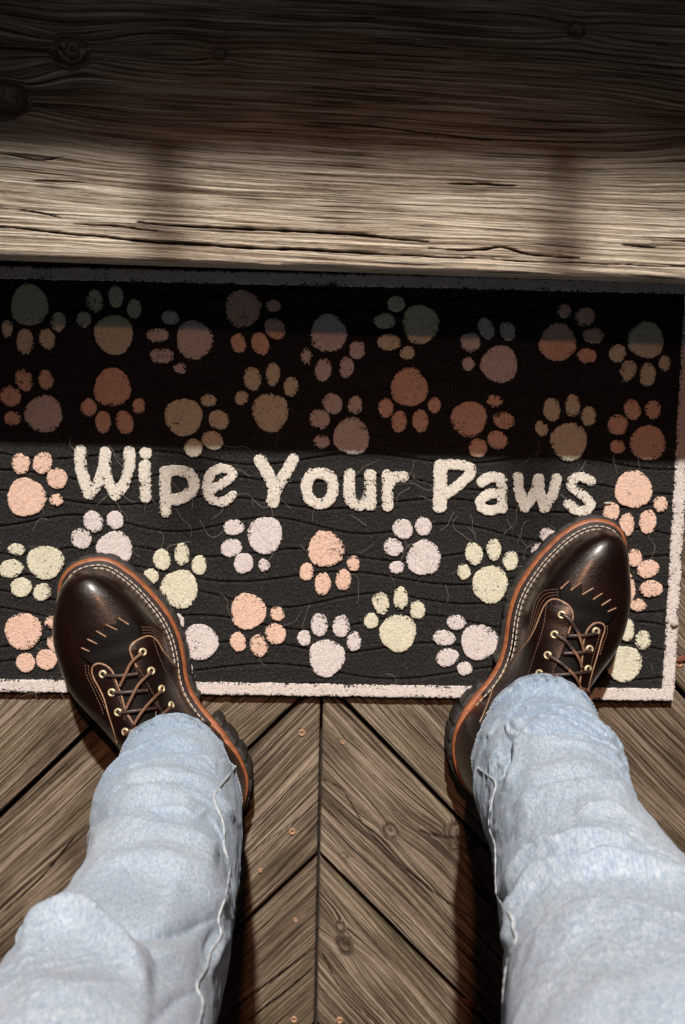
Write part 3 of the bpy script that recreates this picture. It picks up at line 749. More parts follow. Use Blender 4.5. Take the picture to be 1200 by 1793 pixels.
    def patch(name, poly, off, mat, step=1.6, thick=.0018):
        poly = np.array(poly); x0, y0 = poly.min(0); x1, y1 = poly.max(0)
        nx = int((x1-x0)/step)+3; ny = int((y1-y0)/step)+3
        X, Y = np.meshgrid(x0-step+np.arange(nx)*step, y0-step+np.arange(ny)*step, indexing='ij')
        cl = np.concatenate([poly, poly[:1]])
        d, _ = segdist(X, Y, cl); sg = np.where(inpoly(X, Y, poly), -d, d)
        gx, gy = np.gradient(sg, step); mask = sg < step*.5
        q = mask[:-1, :-1] & mask[1:, :-1] & mask[1:, 1:] & mask[:-1, 1:]
        used = np.zeros_like(mask); used[:-1, :-1] |= q; used[1:, :-1] |= q; used[1:, 1:] |= q; used[:-1, 1:] |= q
        inner = np.zeros_like(mask); inner[1:-1, 1:-1] = q[:-1, :-1] & q[1:, :-1] & q[1:, 1:] & q[:-1, 1:]
        rim = used & ~inner; sh = np.clip(sg, -step, step)
        X = np.where(rim, X-gx*sh, X); Y = np.where(rim, Y-gy*sh, Y)
        ids = -np.ones(mask.shape, int); ids[used] = np.arange(used.sum())
        tops = []; lows = []
        for x, y in zip(X[used], Y[used]):
            p, nr = hit(x, y); tops.append(p+nr*off); lows.append(p+nr*(off-thick))
        i, j = np.nonzero(q); quads = np.stack([ids[i, j], ids[i, j+1], ids[i+1, j+1], ids[i+1, j]], -1)
        ed = np.concatenate([quads[:, [0, 1]], quads[:, [1, 2]], quads[:, [2, 3]], quads[:, [3, 0]]])
        bd = ed[~np.isin(ed[:, 0]*10**7+ed[:, 1], ed[:, 1]*10**7+ed[:, 0])]
        n0 = len(tops); sk = np.stack([bd[:, 1], bd[:, 0], bd[:, 0]+n0, bd[:, 1]+n0], -1)
        link(name, np.array(tops+lows), np.concatenate([quads, sk]), mat, bo)
    def dashes(name, runs, mat, on, gapl, r, flat=.6):
        mx = Mix()
        for pp, nn in runs:
            s = np.r_[0, np.cumsum(np.linalg.norm(np.diff(pp, axis=0), axis=1))]; k = 0.0
            while k+on < s[-1]:
                g = np.linspace(k, k+on, 4)
                q = np.stack([np.interp(g, s, pp[:, a]) for a in range(3)], -1); q[0] -= 0; 
                un = nn[min(len(nn)-1, np.searchsorted(s, k))]
                v, f = tube(q, np.array([.6, 1, 1, .6])*r, 5, flat, un); mx.add(v, f); k += on+gapl
        mx.build(name, mat, bo)['kind'] = 'stuff'
    # welt stitching: two rows round the forefoot
    runs = []
    for dist, zz in ((.0078, .0), (.0112, .0)):
        q = offset_poly(poly, dist)
        ml = int(N*.69); la = int(N*.26)
        seq = list(range(ml, -1, -1))+list(range(n-1, n-la, -1))
        pp = np.array([[q[i, 0], q[i, 1], ZW+.0030+L[i]-.0022*float(sstep(.60, .66, fpoly[i]))] for i in seq]); runs.append((pp, np.tile([0, 0, 1.0], (len(pp), 1))))
    dashes('stitching', runs, M['thread'], .0056, .0011, .00075)
    patch('tongue', cfg['tongue'], .0021, M['tongue'])
    for sl in cfg['slits']:
        pp, nn = curve(sl, .0026, 6); v, f = tube(pp, .0008, 6, .7, nn); mx = Mix(); mx.add(v, f); mx.build('slit_edge', M['edge'], bo)
    for qd in cfg['quarters']: patch('quarter', qd, .0034, M['leather'], thick=.0030)
    for c in cfg['edges']:
        mx = Mix(); pp, nn = curve(c, .0030, 60); v, f = tube(pp, .0010, 6, .9, nn); mx.add(v, f)
        mx.build('raw_edge', M['edge'], bo)
    for c in cfg['stitch']: dashes('quarter_stitching', [curve(c, .0036, 60)], M['thread_brown'], .0024, .0009, .00042)
    for e in cfg['eyelets']:
        p, nr = hit(*e[:2], .0040); nr = Vector(nr); rot = nr.to_track_quat('Z', 'Y').to_matrix()
        mx = Mix(); a = np.linspace(0, 2*np.pi, 20, endpoint=False); v = []
        prof = [(.0021, -.001), (.0022, .0006), (.0028, .0011), (.0036, .0010), (.0043, .0004), (.0045, -.0008)]
        for rr, hh in prof: v += [tuple(Vector(p)+rot@Vector((rr*math.cos(k), rr*math.sin(k), hh))) for k in a]
        mx.add(v, gridfaces(len(prof), 20, True)); ey = mx.build('eyelet', M['brass'], bo)
        v = [tuple(Vector(p)+rot@Vector((.0023*math.cos(k), .0023*math.sin(k), -.0002))) for k in a]
        link('eyelet_hole', v, [list(range(20))], M['hole'], bo)
    for c in cfg['laces']:
        pts, kind = c
        n_ = 24; base = .0050 if kind else .0066
        off = base+.0015*np.sin(np.linspace(0, np.pi, n_))
        pp, nn = curve(pts, off, n_)
        # a lace bridges the gap between the facings instead of dipping onto the tongue
        k = np.linspace(0, 1, n_)[:, None]; chord = pp[0]*(1-k)+pp[-1]*k
        pp[:, 2] = np.maximum(pp[:, 2], chord[:, 2]+.0008)
        v, f = tube(pp, .0019 if kind else .0016, 8, .36, nn); mx = Mix(); mx.add(v, f)
        mx.build('lace', M['lace'] if kind else M['lace_tan'], bo)
    return bo

HL = [0, .016, .030, .040, .048, .054, .059, .063, .067, .073, .076, .077, .077, .075, .070, .060, .0]
left = dict(label='boot on the left foot', ankle=((314, 1372), (292, 1435)), H=HL, bulge_lat=.16, bulge_med=.03,
  med=[(163, 977), (177, 976), (198, 981), (224, 997), (250, 1019), (274, 1045), (296, 1073.5), (311, 1102), (320, 1130), (325, 1158), (328, 1184), (338, 1214), (362, 1248), (382, 1270), (401, 1296), (418, 1321), (429, 1344), (435, 1366), (434, 1390), (424, 1420), (405, 1440), (382, 1448)],
  lat=[(163, 977), (150, 979), (129, 987), (112, 1002), (103, 1019), (100, 1040), (101, 1075), (108, 1120), (122, 1165), (142, 1208), (170, 1250), (205, 1300), (245, 1350), (290, 1402), (330, 1435), (358, 1447), (382, 1448)],
  tongue=mp(c1, [(262, 935), (240, 900), (250, 848), (290, 842), (295, 778), (352, 778), (365, 712), (425, 715), (438, 660), (520, 662), (535, 608), (590, 645), (625, 668), (637, 602), (690, 642), (712, 682), (720, 750), (760, 790), (760, 1100), (900, 1400), (900, 1500), (640, 1620), (560, 1400), (480, 1150), (440, 1030), (350, 1000)]),
  slits=[mp(c1, s_) for s_ in ([(250, 848), (315, 876)], [(295, 778), (375, 817)], [(365, 712), (445, 762)], [(438, 660), (532, 709)], [(535, 610), (622, 666)])],
  quarters=[mp(c1, [(635, 880), (632, 842), (660, 812), (715, 780), (775, 757), (810, 768), (850, 815), (885, 880), (935, 945), (1010, 1035), (1080, 1125), (1150, 1222), (1200, 1290)])+mp(c2, [(700, 820), (780, 930), (830, 1040), (870, 1140), (960, 1330), (900, 1400), (650, 1250), (330, 1000), (330, 920), (270, 790), (190, 640), (135, 500)]),
            mp(c1, [(338, 1000), (360, 978), (400, 972), (450, 992), (500, 1040), (530, 1130), (570, 1230), (600, 1340), (640, 1420), (690, 1500), (720, 1620), (560, 1620), (510, 1480), (470, 1370), (440, 1270), (400, 1180), (360, 1110), (336, 1050)])],
  edges=[mp(c1, [(690, 1010), (640, 900), (632, 845), (660, 812), (715, 780), (775, 757), (810, 768), (850, 815), (885, 880), (935, 945), (1010, 1035), (1080, 1125), (1150, 1222)])+mp(c2, [(720, 850), (790, 950), (825, 1040), (860, 1130)]),
         mp(c1, [(550, 1600), (510, 1480), (470, 1370), (440, 1270), (400, 1180), (360, 1110), (336, 1050), (338, 1000), (360, 978), (400, 972), (450, 992), (500, 1040), (530, 1130), (570, 1230), (600, 1340), (640, 1420), (690, 1500)])],
  stitch=[mp(c1, [(810, 790), (855, 920), (930, 1100), (1000, 1260), (1075, 1390)]), mp(c1, [(720, 690), (800, 700), (870, 760), (910, 850)]), mp(c1, [(725, 710), (800, 722), (860, 780), (895, 860)]), mp(c1, [(730, 735), (800, 742), (850, 800), (880, 862)]),
          mp(c1, [(285, 985), (295, 1060), (340, 1160), (400, 1290), (440, 1380)]), mp(c1, [(310, 990), (318, 1060), (360, 1150), (420, 1270), (455, 1360)]), mp(c1, [(655, 900), (720, 1040), (790, 1180), (860, 1320)]), mp(c1, [(500, 1090), (545, 1220), (580, 1340), (600, 1430)])],
  eyelets=mp(c1, [(732, 885), (798, 1038), (873, 1183), (948, 1320), (425, 1062), (497, 1212), (550, 1370), (612, 1525)]),
  laces=[(mp(c1, [(432, 1072), (560, 1076), (700, 1060)]), 1), (mp(c1, [(500, 1214), (620, 1212), (770, 1195)]), 1), (mp(c1, [(556, 1378), (700, 1362), (860, 1338)]), 1),
         (mp(c1, [(726, 890), (650, 960), (600, 1070), (560, 1160)]), 0), (mp(c1, [(792, 1045), (705, 1140), (660, 1230), (612, 1345)]), 0), (mp(c1, [(866, 1190), (780, 1290), (720, 1380), (672, 1475)]), 0), (mp(c1, [(940, 1328), (880, 1385), (850, 1420)]), 0), (mp(c1, [(610, 1530), (650, 1520), (700, 1510)]), 0), (mp(c1, [(820, 1290), (850, 1350), (880, 1390)]), 1)])
right = dict(label='boot on the right foot', ankle=((938, 1306), (963, 1362)), H=HL, bulge_lat=.16, bulge_med=.03,
  med=[(1052, 908.5), (1042, 908), (1025, 911), (1003, 921), (981, 936), (960, 956), (940, 977.5), (923, 1001), (910, 1021), (899, 1045), (892.5, 1066), (888, 1088), (885, 1114), (880, 1142), (868, 1172), (850, 1198), (829, 1222), (812, 1246), (799, 1274), (793, 1300), (793, 1325), (800, 1353), (815, 1382), (840, 1400), (860, 1403)],
  lat=[(1052, 908.5), (1062, 910), (1077, 916), (1090, 927), (1097, 943), (1100, 965), (1096, 993), (1091, 1032), (1085, 1066), (1077, 1097), (1064, 1125), (1046, 1158), (1028, 1195), (1005, 1240), (975, 1290), (945, 1340), (915, 1378), (890, 1397), (860, 1403)],
  tongue=mp(c3, [(560, 705), (640, 628), (648, 712), (730, 645), (738, 748), (825, 688), (822, 785), (897, 730), (886, 832), (962, 780), (938, 880), (1003, 850), (990, 920), (930, 985), (850, 1020), (800, 1100), (760, 1250), (745, 1500), (640, 1600), (480, 1500), (520, 1350), (560, 1200), (600, 1000), (620, 930), (560, 800)]),
  slits=[mp(c3, s_) for s_ in ([(640, 632), (568, 700)], [(730, 648), (645, 710)], [(825, 690), (735, 745)], [(895, 732), (818, 783)], [(960, 782), (885, 830)], [(1000, 850), (935, 878)])],
  quarters=[mp(c3, [(450, 820), (475, 792), (505, 778), (560, 790), (620, 825), (655, 872), (662, 930), (640, 1000), (622, 1080), (590, 1180), (550, 1280), (510, 1390), (470, 1520), (300, 1620), (60, 1615)])+mp(c4, [(310, 800), (340, 740), (380, 640), (400, 575)])+mp(c3, [(50, 1440), (100, 1372), (180, 1290), (250, 1210), (310, 1130), (360, 1040), (390, 960), (420, 880)]),
            mp(c3, [(700, 1480), (718, 1350), (730, 1240), (740, 1130), (765, 1040), (800, 990), (850, 968), (905, 985), (910, 1020), (880, 1110), (850, 1220), (810, 1340), (780, 1440), (765, 1500), (730, 1560)])],
  edges=[mp(c3, [(620, 1060), (645, 990), (662, 930), (655, 872), (620, 825), (560, 790), (505, 778), (450, 820), (420, 880), (390, 960), (360, 1040), (310, 1130), (250, 1210), (180, 1290), (100, 1372), (50, 1440)])+mp(c4, [(405, 570), (380, 640), (345, 735), (312, 800)]),
         mp(c3, [(700, 1480), (718, 1350), (730, 1240), (740, 1130), (765, 1040), (800, 990), (850, 968), (905, 985), (910, 1020), (880, 1110), (850, 1220), (810, 1340), (780, 1440), (765, 1500)])],
  stitch=[mp(c3, [(458, 830), (432, 1000), (382, 1180), (347, 1300), (315, 1410)]), mp(c3, [(545, 705), (440, 725), (385, 790), (352, 900), (330, 1010), (270, 1120), (220, 1210)]), mp(c3, [(545, 728), (455, 745), (405, 805), (372, 900), (345, 1010), (290, 1110), (235, 1200)]), mp(c3, [(545, 750), (470, 765), (420, 825), (388, 910), (355, 1020), (300, 1120), (250, 1195)]),
          mp(c3, [(925, 990), (925, 1050), (895, 1130), (865, 1230)]), mp(c3, [(600, 1000), (590, 1100), (555, 1200), (515, 1310)]), mp(c3, [(880, 1020), (850, 1120), (815, 1230), (790, 1330)])],
  eyelets=mp(c3, [(573, 908), (515, 1068), (465, 1235), (403, 1385), (838, 1036), (785, 1182), (768, 1342)]),
  laces=[(mp(c3, [(615, 1080), (730, 1074), (848, 1052)]), 1), (mp(c3, [(580, 1222), (690, 1216), (796, 1190)]), 1), (mp(c3, [(410, 1385), (530, 1398), (660, 1382), (785, 1355)]), 1),
         (mp(c3, [(578, 905), (640, 955), (690, 1040)]), 1), (mp(c3, [(690, 1040), (712, 1120), (735, 1200)]), 0), (mp(c3, [(520, 1066), (600, 1120), (650, 1185)]), 1), (mp(c3, [(650, 1185), (690, 1260), (712, 1330)]), 0), (mp(c3, [(468, 1236), (560, 1300), (610, 1345)]), 1), (mp(c3, [(610, 1345), (660, 1410), (692, 1480)]), 0), (mp(c3, [(520, 1400), (570, 1440), (610, 1480)]), 0), (mp(c3, [(650, 1498), (700, 1490), (752, 1504)]), 0)])
make_boot(left, 1); make_boot(right, -1)

# jeans: two legs and a seat, one continuous garment
FOLDS_L = [  # (polyline in the photograph, half width px, height m)
 ([(150, 1505), (178, 1462), (215, 1443), (270, 1447), (330, 1465), (375, 1500)], 8, -.0045), ([(190, 1425), (240, 1400), (300, 1400), (350, 1420)], 13, .0045),
 ([(238, 1413), (270, 1419), (303, 1432)], 5, -.004), ([(215, 1345), (260, 1325), (320, 1318), (390, 1335)], 11, -.005), ([(225, 1320), (290, 1290), (370, 1305)], 13, .003),
 ([(170, 1400), (220, 1370), (300, 1360), (360, 1380), (400, 1420)], 10, .0045), ([(376, 1402), (398, 1425), (415, 1440)], 7, .004),
 ([(160, 1530), (230, 1510), (330, 1520), (395, 1560)], 18, .005),
 ([(180, 1618), (250, 1632), (320, 1634), (372, 1612)], 11, -.007), ([(385, 1620), (368, 1650), (360, 1680)], 9, -.006), ([(390, 1640), (380, 1670), (372, 1700)], 8, .005),
 ([(40, 1690), (75, 1640), (120, 1622), (165, 1640), (205, 1680), (240, 1730)], 15, .010), ([(240, 1690), (300, 1680), (350, 1700)], 20, .004), ([(150, 1602), (110, 1600), (70, 1625)], 7, -.007),
 ([(345, 1735), (300, 1760), (260, 1800)], 12, -.004), ([(0, 1730), (100, 1740), (200, 1760)], 25, .004)]
FOLDS_R = [
 ([(895, 1300), (884, 1330), (870, 1368)], 9, -.010), ([(898, 1302), (950, 1293), (1030, 1302)], 8, -.004), ([(860, 1285), (910, 1280), (960, 1268), (1020, 1270)], 13, .006),
 ([(850, 1330), (860, 1310), (880, 1295)], 8, .003), ([(905, 1320), (900, 1350), (885, 1390)], 9, .006), ([(905, 1402), (950, 1385), (1000, 1377), (1050, 1376), (1098, 1386)], 7, -.0045),
 ([(900, 1365), (960, 1350), (1030, 1345), (1080, 1350)], 14, .004), ([(1030, 1300), (1070, 1320), (1088, 1345)], 8, .004), ([(870, 1450), (900, 1415), (940, 1400)], 8, .004), ([(868, 1500), (880, 1470), (900, 1440)], 8, -.005),
 ([(880, 1560), (930, 1505), (1000, 1480), (1090, 1475)], 16, .006), ([(885, 1585), (930, 1540), (985, 1520), (1060, 1515), (1130, 1520)], 9, -.008), ([(870, 1570), (885, 1590), (902, 1612)], 7, -.006),
 ([(900, 1650), (915, 1590), (960, 1555), (1030, 1537), (1110, 1533), (1195, 1540)], 15, .010), ([(1000, 1425), (1060, 1430), (1120, 1455)], 14, .003), ([(885, 1680), (895, 1640), (915, 1600)], 7, -.006),
 ([(960, 1640), (1060, 1610), (1180, 1620)], 30, .004), ([(940, 1700), (1040, 1690), (1190, 1720)], 22, -.003)]
NA = 300; WEAR_AND_LIGHT = []; HEMS = []
LIPS_L = [([(158, 1472), (200, 1447), (270, 1447), (330, 1462), (380, 1497)], 34, .007), ([(40, 1672), (80, 1625), (130, 1614), (170, 1632), (215, 1668), (262, 1700)], 80, .009),
  ([(212, 1352), (260, 1326), (330, 1318), (404, 1340)], 26, .005), ([(180, 1410), (230, 1385), (300, 1388), (345, 1408)], 22, .004), ([(280, 1560), (330, 1545), (398, 1580)], 30, .005)]
LIPS_R = [([(905, 1402), (950, 1383), (1010, 1375), (1102, 1388)], 30, .006), ([(890, 1665), (912, 1595), (960, 1556), (1030, 1538), (1110, 1530), (1230, 1540)], 110, .0105),
  ([(892, 1306), (930, 1292), (980, 1290), (1040, 1302)], 26, .006), ([(880, 1560), (940, 1500), (1020, 1478), (1110, 1472)], 26, .005), ([(1010, 1432), (1070, 1428), (1130, 1455)], 22, .004)]
def leg(stn, folds, hemrot, seed, seampx):
    zs = np.array([s_[0] for s_ in stn]); C = []; RX = []
    for z, py, xl, xr, ry in stn:
        a = P(xl, py, z)[:2]; b = P(xr, py, z)[:2]; C.append((a+b)/2); RX.append(np.linalg.norm(b-a)/2)
    C = np.array(C); RX = np.array(RX); RY = np.array([s_[4] for s_ in stn])
    key = catmull(np.c_[zs, C, RX, RY], 400)
    nz = 330; Zr = zs[0]+(zs[-1]-zs[0])*np.linspace(0, 1, nz)**1.25
    K = np.stack([np.interp(Zr, key[:, 0], key[:, k]) for k in range(1, 5)], -1)
    th = np.linspace(0, 2*np.pi, NA, endpoint=False)
    hr = rad(hemrot)*(1-sstep(.12, .35, Zr))
    ct, st = np.cos(th), np.sin(th)
    q = (np.abs(ct)**2.3+np.abs(st)**2.3)**(-1/2.3)
    X = K[:, 2:3]*(ct*q); Y = K[:, 3:4]*(st*q)
    V = np.stack([K[:, 0:1]+X*np.cos(hr)[:, None]-Y*np.sin(hr)[:, None], K[:, 1:2]+X*np.sin(hr)[:, None]+Y*np.cos(hr)[:, None], np.repeat(Zr[:, None], NA, 1)], -1)
    # the hem dips at the back and lifts over the instep
    lw = (1-sstep(.0, .10, Zr-Zr[0]))[:, None]; V[..., 2] += lw*(.010*np.sin(th)[None, :]+.002*np.sin(3*th+seed))
    fl = ((1-sstep(0, .046, Zr-Zr[0]))**1.0)[:, None]*np.clip(np.sin(th), -.3, 1)[None, :]; V[..., 1] +=  .019*fl; V[..., 0] += .005*fl*(-1 if hemrot > 0 else 1)
    gz = np.gradient(V, axis=0); gt = np.roll(V, -1, 1)-np.roll(V, 1, 1)
    Nn = np.cross(gt, gz); Nn /= np.linalg.norm(Nn, axis=-1)[..., None]
    px, py = proj(V)
    front = sstep(-.15, .35, Nn[..., 1]+.25*Nn[..., 2]+.2)
    d = np.zeros_like(px)
    py2 = py+5*noise(px/45, py/45, seed+1); px2 = px+5*noise(px/40, py/40, seed+2)
    for pts, wd, h in folds:
        dd, par = segdist(px2, py2, catmull(pts, 20)); end = np.sin(np.pi*np.clip(par, .06, .94))**.7
        d += ((.85 if wd < 9.5 else 1.5)*h*(np.exp(-(dd/wd)**2) if h > 0 else np.exp(-1.25*np.sqrt((dd/wd)**2+.02))))*end*front
    for pts, wl, h in LIPS_L if hemrot > 0 else LIPS_R:
        xs_, ys_ = np.array(pts).T; yc = np.interp(px2, xs_, ys_); t_ = py2-yc
        win = sstep(xs_[0]-10, xs_[0]+22, px2)*(1-sstep(xs_[-1]-22, xs_[-1]+10, px2))
        t_ = t_+4*noise(px/22, py/60, seed+21)
        d += h*(1.0 if h > .008 else 1.7)*sstep(-2.5, 3.0, t_)*np.exp(-np.clip(t_, 0, 1e4)/wl)*win*front
    w1 = fbm(np.cos(th)[None, :]*1.6+Zr[:, None]*7, np.sin(th)[None, :]*1.6+Zr[:, None]*4, seed+3, 4)
    w2 = fbm(np.cos(th)[None, :]*3+Zr[:, None]*26+np.sin(th)[None, :], np.sin(th)[None, :]*3-Zr[:, None]*16, seed+4, 3)
    d += (.0028*w1+.0008*(1-np.abs(w2)*2.4))*(.35+.65*sstep(.0, .05, Zr-Zr[0]))[:, None]
    cz = fbm(th[None, :]*1.1+seed+3*noise(Zr[:, None]*9, th[None, :]*.7, seed+6), Zr[:, None]*30+1.2*np.sin(th[None, :]*1.0+seed), seed+7, 3)
    d += .0048*np.clip(1-np.abs(cz)*5.0, 0, 1)**1.5*((.3+.7*sstep(.02, .08, Zr-Zr[0]))*(1-.65*sstep(.28, .42, Zr)))[:, None]*(.4+.6*noise(th[None, :]*1.5, Zr[:, None]*8, seed+9))
    hb = Zr-Zr[0]
    hemband = (1-sstep(.0165, .0180, hb))[:, None]
    d += .0016*hemband+.0011*hemband*noise(th[None, :]*9+hb[:, None]*60, hb[:, None]*30, seed+5)-.0009*np.exp(-((hb-.0172)/.0012)**2)[:, None]+.0012*np.exp(-((hb-.001)/.002)**2)[:, None]
    V = V+Nn*d[..., None]
    # turned-in inside of the hem
    ins = [V[0]*1.0]; cc = V[0].mean(0)
    for dr, dz, row in ((.0012, -.0006, 0), (.0028, .0008, 1), (.0045, .0, 12), (.0050, .0, 40)):
        r = V[row].copy(); cc = r.mean(0); dv = r[:, :2]-cc[:2]; L = np.linalg.norm(dv, axis=1)[:, None]; r[:, :2] = cc[:2]+dv*(L-dr)/L; r[:, 2] += dz; ins.append(r)
    allv = np.concatenate([np.array(ins[:0:-1]), V])
    nI = 4
    cloth = np.stack([np.broadcast_to(th[None, :]*.085, (nz, NA)), np.broadcast_to(Zr[:, None], (nz, NA)), np.full((nz, NA), seed*1.3)], -1)
    cloth = np.concatenate([np.repeat(cloth[:1], nI, 0), cloth])
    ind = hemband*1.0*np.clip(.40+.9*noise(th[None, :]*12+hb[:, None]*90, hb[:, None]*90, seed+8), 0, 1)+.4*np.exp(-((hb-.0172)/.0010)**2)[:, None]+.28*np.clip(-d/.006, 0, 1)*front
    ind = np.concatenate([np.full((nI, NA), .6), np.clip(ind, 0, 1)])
    fc = gridfaces(len(allv), NA, True)[:, ::-1]
    wr = sstep(.22, .50, Zr)[:, None]*(.45+.55*np.clip(Nn[..., 1]*1.2, 0, 1))+.35*np.clip(Nn[..., 1], 0, 1)**2*(.5+.5*w1)+.5*np.clip(d/.005, 0, 1)*front  # cloth wear; whiter knees also put brighter light into the colour
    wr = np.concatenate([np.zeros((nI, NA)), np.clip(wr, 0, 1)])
    WEAR_AND_LIGHT.append(wr.ravel())
    return allv.reshape(-1, 3), fc, cloth.reshape(-1, 3), ind.ravel(), V
STL = [(.128, 1378, 221, 411, .058), (.16, 1396, 211, 415, .066), (.20, 1433, 166, 418, .072), (.25, 1475, 156, 418, .073), (.30, 1519, 160, 415, .075), (.35, 1570, 146, 410, .077), (.40, 1622, 118, 405, .079), (.45, 1690, 75, 393, .082), (.50, 1758, 15, 380, .086), (.60, 1900, -85, 375, .093), (.70, 2060, -190, 400, .100)]
STR = [(.128, 1313, 837, 1032, .060), (.16, 1328, 835, 1052, .067), (.20, 1360, 833, 1090, .072), (.25, 1400, 845, 1098, .073), (.30, 1440, 858, 1112, .075), (.35, 1492, 862, 1132, .077), (.40, 1546, 868, 1168, .080), (.45, 1610, 880, 1215, .084), (.50, 1675, 886, 1265, .088), (.60, 1830, 880, 1365, .095), (.70, 1990, 860, 1500, .102)]
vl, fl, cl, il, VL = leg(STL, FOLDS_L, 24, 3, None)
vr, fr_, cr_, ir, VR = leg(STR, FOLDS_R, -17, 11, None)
for V_ in (VL, VR):
    hb_ = V_[:, :, 2].mean(1)-V_[0, :, 2].mean(); row = int(np.argmin(np.abs(hb_-.0150)))
    ring = V_[row]; cc = ring.mean(0); nn = ring-cc; nn[:, 2] = .012; nn /= np.linalg.norm(nn, axis=1)[:, None]
    pp = catmull(ring+nn*.0004, 700, True); nn = np.stack([np.interp(np.linspace(0, NA, 700), np.arange(NA), nn[:, k]) for k in range(3)], -1)
    s_ = np.r_[0, np.cumsum(np.linalg.norm(np.diff(pp, axis=0), axis=1))]; mx = Mix(); k0 = 0.0
    while k0+.0032 < s_[-1]:
        g_ = np.linspace(k0, k0+.0032, 4); q = np.stack([np.interp(g_, s_, pp[:, a]) for a in range(3)], -1)
        v, f = tube(q, np.array([.5, 1, 1, .5])*.00055, 5, .8, nn[min(699, int(np.searchsorted(s_, k0)))]); mx.add(v, f); k0 += .0042
    HEMS.append(mx)
# thighs and seat above the frame
def upperlegs(top, xs):
    c0 = top.mean(0); rings = []
    tgt = np.array([xs, c0[1]-.06, .88]); th = np.linspace(0, 2*np.pi, NA, endpoint=False)
    for k in range(1, 13):
        t_ = k/12; c = c0*(1-t_)+tgt*t_
        r = (top-c0)*(1-t_)*1.0; e = np.stack([.112*np.cos(th), .118*np.sin(th), 0*th], -1)*(t_)
        rings.append(c+r+e)
    return np.array(rings)
def extend(V, vv, ff, cc, ii, xs):
    R = upperlegs(V[-1], xs); base = len(vv)-NA; nv = len(vv)
    idx = np.concatenate([np.arange(base, base+NA)[None], nv+np.arange(12*NA).reshape(12, NA)])
    F_ = []
    for a in range(12):
        q = np.stack([idx[a], idx[a+1], np.roll(idx[a+1], -1), np.roll(idx[a], -1)], -1)[:, ::-1]; F_.append(q)
    c2_ = np.stack([np.tile(np.linspace(0, .53, NA), 12), R[..., 2].ravel(), np.full(12*NA, 5.0)], -1)
    return np.concatenate([vv, R.reshape(-1, 3)]), np.concatenate([ff]+F_), np.concatenate([cc, c2_]), np.concatenate([ii, np.zeros(12*NA)])
vl, fl, cl, il = extend(VL, vl, fl, cl, il, -.085)
vr, fr_, cr_, ir = extend(VR, vr, fr_, cr_, ir, .125)
th = np.linspace(0, 2*np.pi, NA, endpoint=False)
sv = []; hy = (VL[-1].mean(0)[1]+VR[-1].mean(0)[1])/2-.06
for z, rx, ry in ((.80, .02, .03), (.81, .14, .10), (.84, .20, .13), (.90, .205, .135), (.98, .18, .12), (1.02, .17, .115)):
    sv.append(np.stack([.02+rx*np.cos(th), hy+ry*np.sin(th), np.full(NA, z)], -1))
sv = np.array(sv); sf = gridfaces(6, NA, True)[:, ::-1]
a0 = len(vl); a1 = a0+len(vr)
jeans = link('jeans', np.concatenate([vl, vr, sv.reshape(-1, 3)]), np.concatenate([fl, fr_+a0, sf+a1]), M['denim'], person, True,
             dict(cloth=np.concatenate([cl, cr_, np.stack([np.tile(th*.2, 6), sv[..., 2].ravel(), 0*np.tile(th, 6)], -1)]), indigo=np.concatenate([il, ir, np.zeros(6*NA)]), wear=np.concatenate([WEAR_AND_LIGHT[0], np.ones(12*NA), WEAR_AND_LIGHT[1], np.ones(18*NA)])))
for mx in HEMS: mx.build('hem_stitching', M['seam'], jeans)['kind'] = 'stuff'
# seams that follow the cloth
for V_, pts in ((VL, [(412, 1342), (398, 1362), (376, 1388), (375, 1403), (388, 1432), (393, 1455), (391, 1482), (402, 1510), (400, 1540), (394, 1572), (381, 1612), (389, 1636), (367, 1668), (363, 1694), (342, 1728), (356, 1752), (346, 1800)]),
                (VR, [(838, 1345), (855, 1358), (871, 1371), (863, 1398), (857, 1440), (860, 1460), (868, 1478), (869, 1520), (871, 1568), (885, 1592), (901, 1611), (896, 1628), (908, 1641), (892, 1672), (884, 1720), (881, 1800)])):
    vv = V_.reshape(-1, 3); ff = gridfaces(V_.shape[0], NA, True)
    bv = BVHTree.FromPolygons([Vector(v) for v in vv], [tuple(int(k) for k in q) for q in ff])
    pp = []; nn = []
    for x, y in catmull(pts, 160):
        d = Vector(RM@np.array([(x-CW/2)/F, (CH/2-y)/F, -1.0])); d.normalize()
        p, nr, _, _ = bv.ray_cast(Vector((0, 0, CAMZ)), d)
        if p is None: continue
        if nr.dot(d) > 0: nr = -nr
        pp.append(np.array(p+nr*.0004)); nn.append(np.array(nr))
    pp = np.array(pp)
    for _ in range(14): pp[1:-1] = .25*pp[:-2]+.5*pp[1:-1]+.25*pp[2:]
    v, f = tube(pp, .0013+.0003*np.sin(np.arange(len(pp))*1.1), 8, .7, np.array(nn)); mx = Mix(); mx.add(v, f); mx.build('seam', M['seam'], jeans)

# ------------------------------------------------------------------ small things
mx = Mix()
for k in range(115):
    px = rng.uniform(0, 1190); py = rng.choice([rng.uniform(780, 1225), rng.normal(880, 70)])
    if not (770 < py < 1232): continue
    c = P(px, py, MZ); L = rng.uniform(.010, .045); a = rng.uniform(0, 6.28); cur = rng.uniform(-60, 60); n_ = 14
    t_ = np.linspace(0, L, n_); an = a+cur*t_+.4*np.sin(t_*180+k); st_ = L/n_
    x = c[0]+np.cumsum(np.cos(an))*st_; y = c[1]+np.cumsum(np.sin(an))*st_
    z = MZ+PT+.0012+.002*np.sin(np.linspace(0, 3.1, n_))*rng.random()
    v, f = tube(np.stack([x, y, z*np.ones(n_)], -1), .00012, 3, 1, None, False); mx.add(v, f)
o = mx.build('pet_hairs', M['hair']); tag(o, 'fine pale pet hairs and lint caught on the rubber doormat', 'hair', kind='stuff')
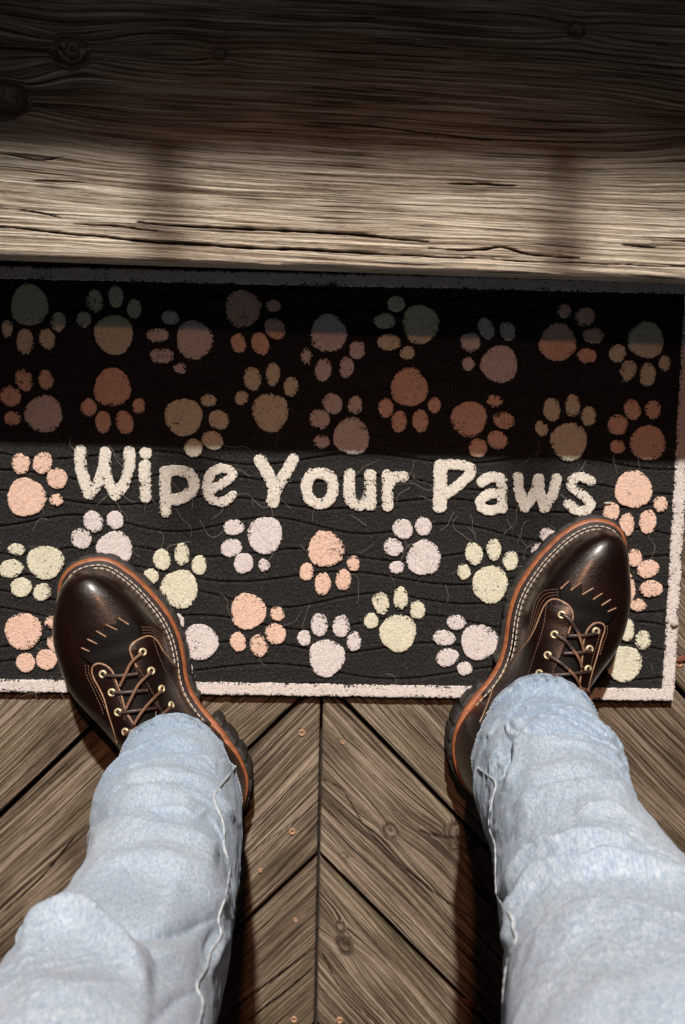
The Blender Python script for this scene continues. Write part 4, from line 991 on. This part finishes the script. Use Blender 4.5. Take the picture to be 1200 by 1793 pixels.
def pebble(px, py, z, r, mat, name, label, cat, sq=(1, .8, .8), seed=0):
    c = P(px, py, z); u = np.linspace(0, np.pi, 14); v = np.linspace(0, 2*np.pi, 20, endpoint=False)
    U, Vv = np.meshgrid(u, v, indexing='ij')
    k = 1+.18*fbm(np.cos(Vv)*1.5+U, np.sin(Vv)*1.5+U*1.3, seed, 3)
    q = np.stack([c[0]+r*sq[0]*k*np.sin(U)*np.cos(Vv), c[1]+r*sq[1]*k*np.sin(U)*np.sin(Vv), z+r*sq[2]*.8+r*sq[2]*k*np.cos(U)], -1).reshape(-1, 3)
    tag(link(name, q, gridfaces(14, 20, True), mat), label, cat)
pebble(1181, 1092, PZ, .0042, M['clay'], 'clay_crumb', 'small pale crumb of clay lying on the right border of the doormat', 'crumb', (1.1, .75, .7), 4)
pebble(1064, 881, PZ, .0022, M['clay'], 'seed_husk', 'tiny pale seed husk by the last letter above the right boot', 'husk', (2.0, .7, .6), 6)
for i, (px, py, rot, ln, lab) in enumerate(((1194, 1152, .3, .008, 'small red brown leaf scrap beside the right border of the doormat'), (822, 1756, -.6, .010, 'curled dry leaf scrap in the gap between two boards left of the right leg'))):
    c = P(px, py, .002); n_ = 9; v = []
    for k in range(n_):
        t_ = k/(n_-1); w_ = .0032*math.sin(math.pi*(.08+.9*t_))
        for sgn in (-1, 0, 1):
            x = (t_-.5)*ln*2; y = sgn*w_; v.append((c[0]+x*math.cos(rot)-y*math.sin(rot), c[1]+x*math.sin(rot)+y*math.cos(rot), .0022+.0016*abs(sgn)+.0015*math.sin(3*t_)))
    o = link('leaf_scrap', v, gridfaces(n_, 3), M['leaf']); tag(o, lab, 'leaf')
    sd = o.modifiers.new('thickness', 'SOLIDIFY'); sd.thickness = .0005

# added unseen eave, placed so its edge shades the back of the step
q = P(600, 316, SZ); hgt = 1.5; kk = (hgt+.14-SZ)
ex = q[0]+LDIR.x/LDIR.z*kk; ey = q[1]+LDIR.y/LDIR.z*kk
eave = empty('added_shade_eave', (ex, ey, hgt)); tag(eave, 'added unseen wooden eave overhead beyond the step, its edge shading the back of the tread', 'eave')
mx = Mix(); boxm(mx, ex-1.6, ex+1.6, ey, ey+.04, hgt, hgt+.14); mx.build('shade_fascia', M['eave'], eave, False)
mx = Mix(); boxm(mx, ex-1.6, ex+1.6, ey+.0402, ey+1.3, hgt+.02, hgt+.04); mx.build('shade_soffit', M['eave'], eave, False)

for k, px in enumerate((285, 985)):  # two added posts, placed to cast soft bands across the tread
    dx = (P(px, 400, SZ)-P(600, 400, SZ))[0]; mx = Mix(); boxm(mx, ex+dx-.016, ex+dx+.016, ey+.002, ey+.034, hgt+.1403, hgt+.30); mx.build('shade_post', M['eave'], eave, False)
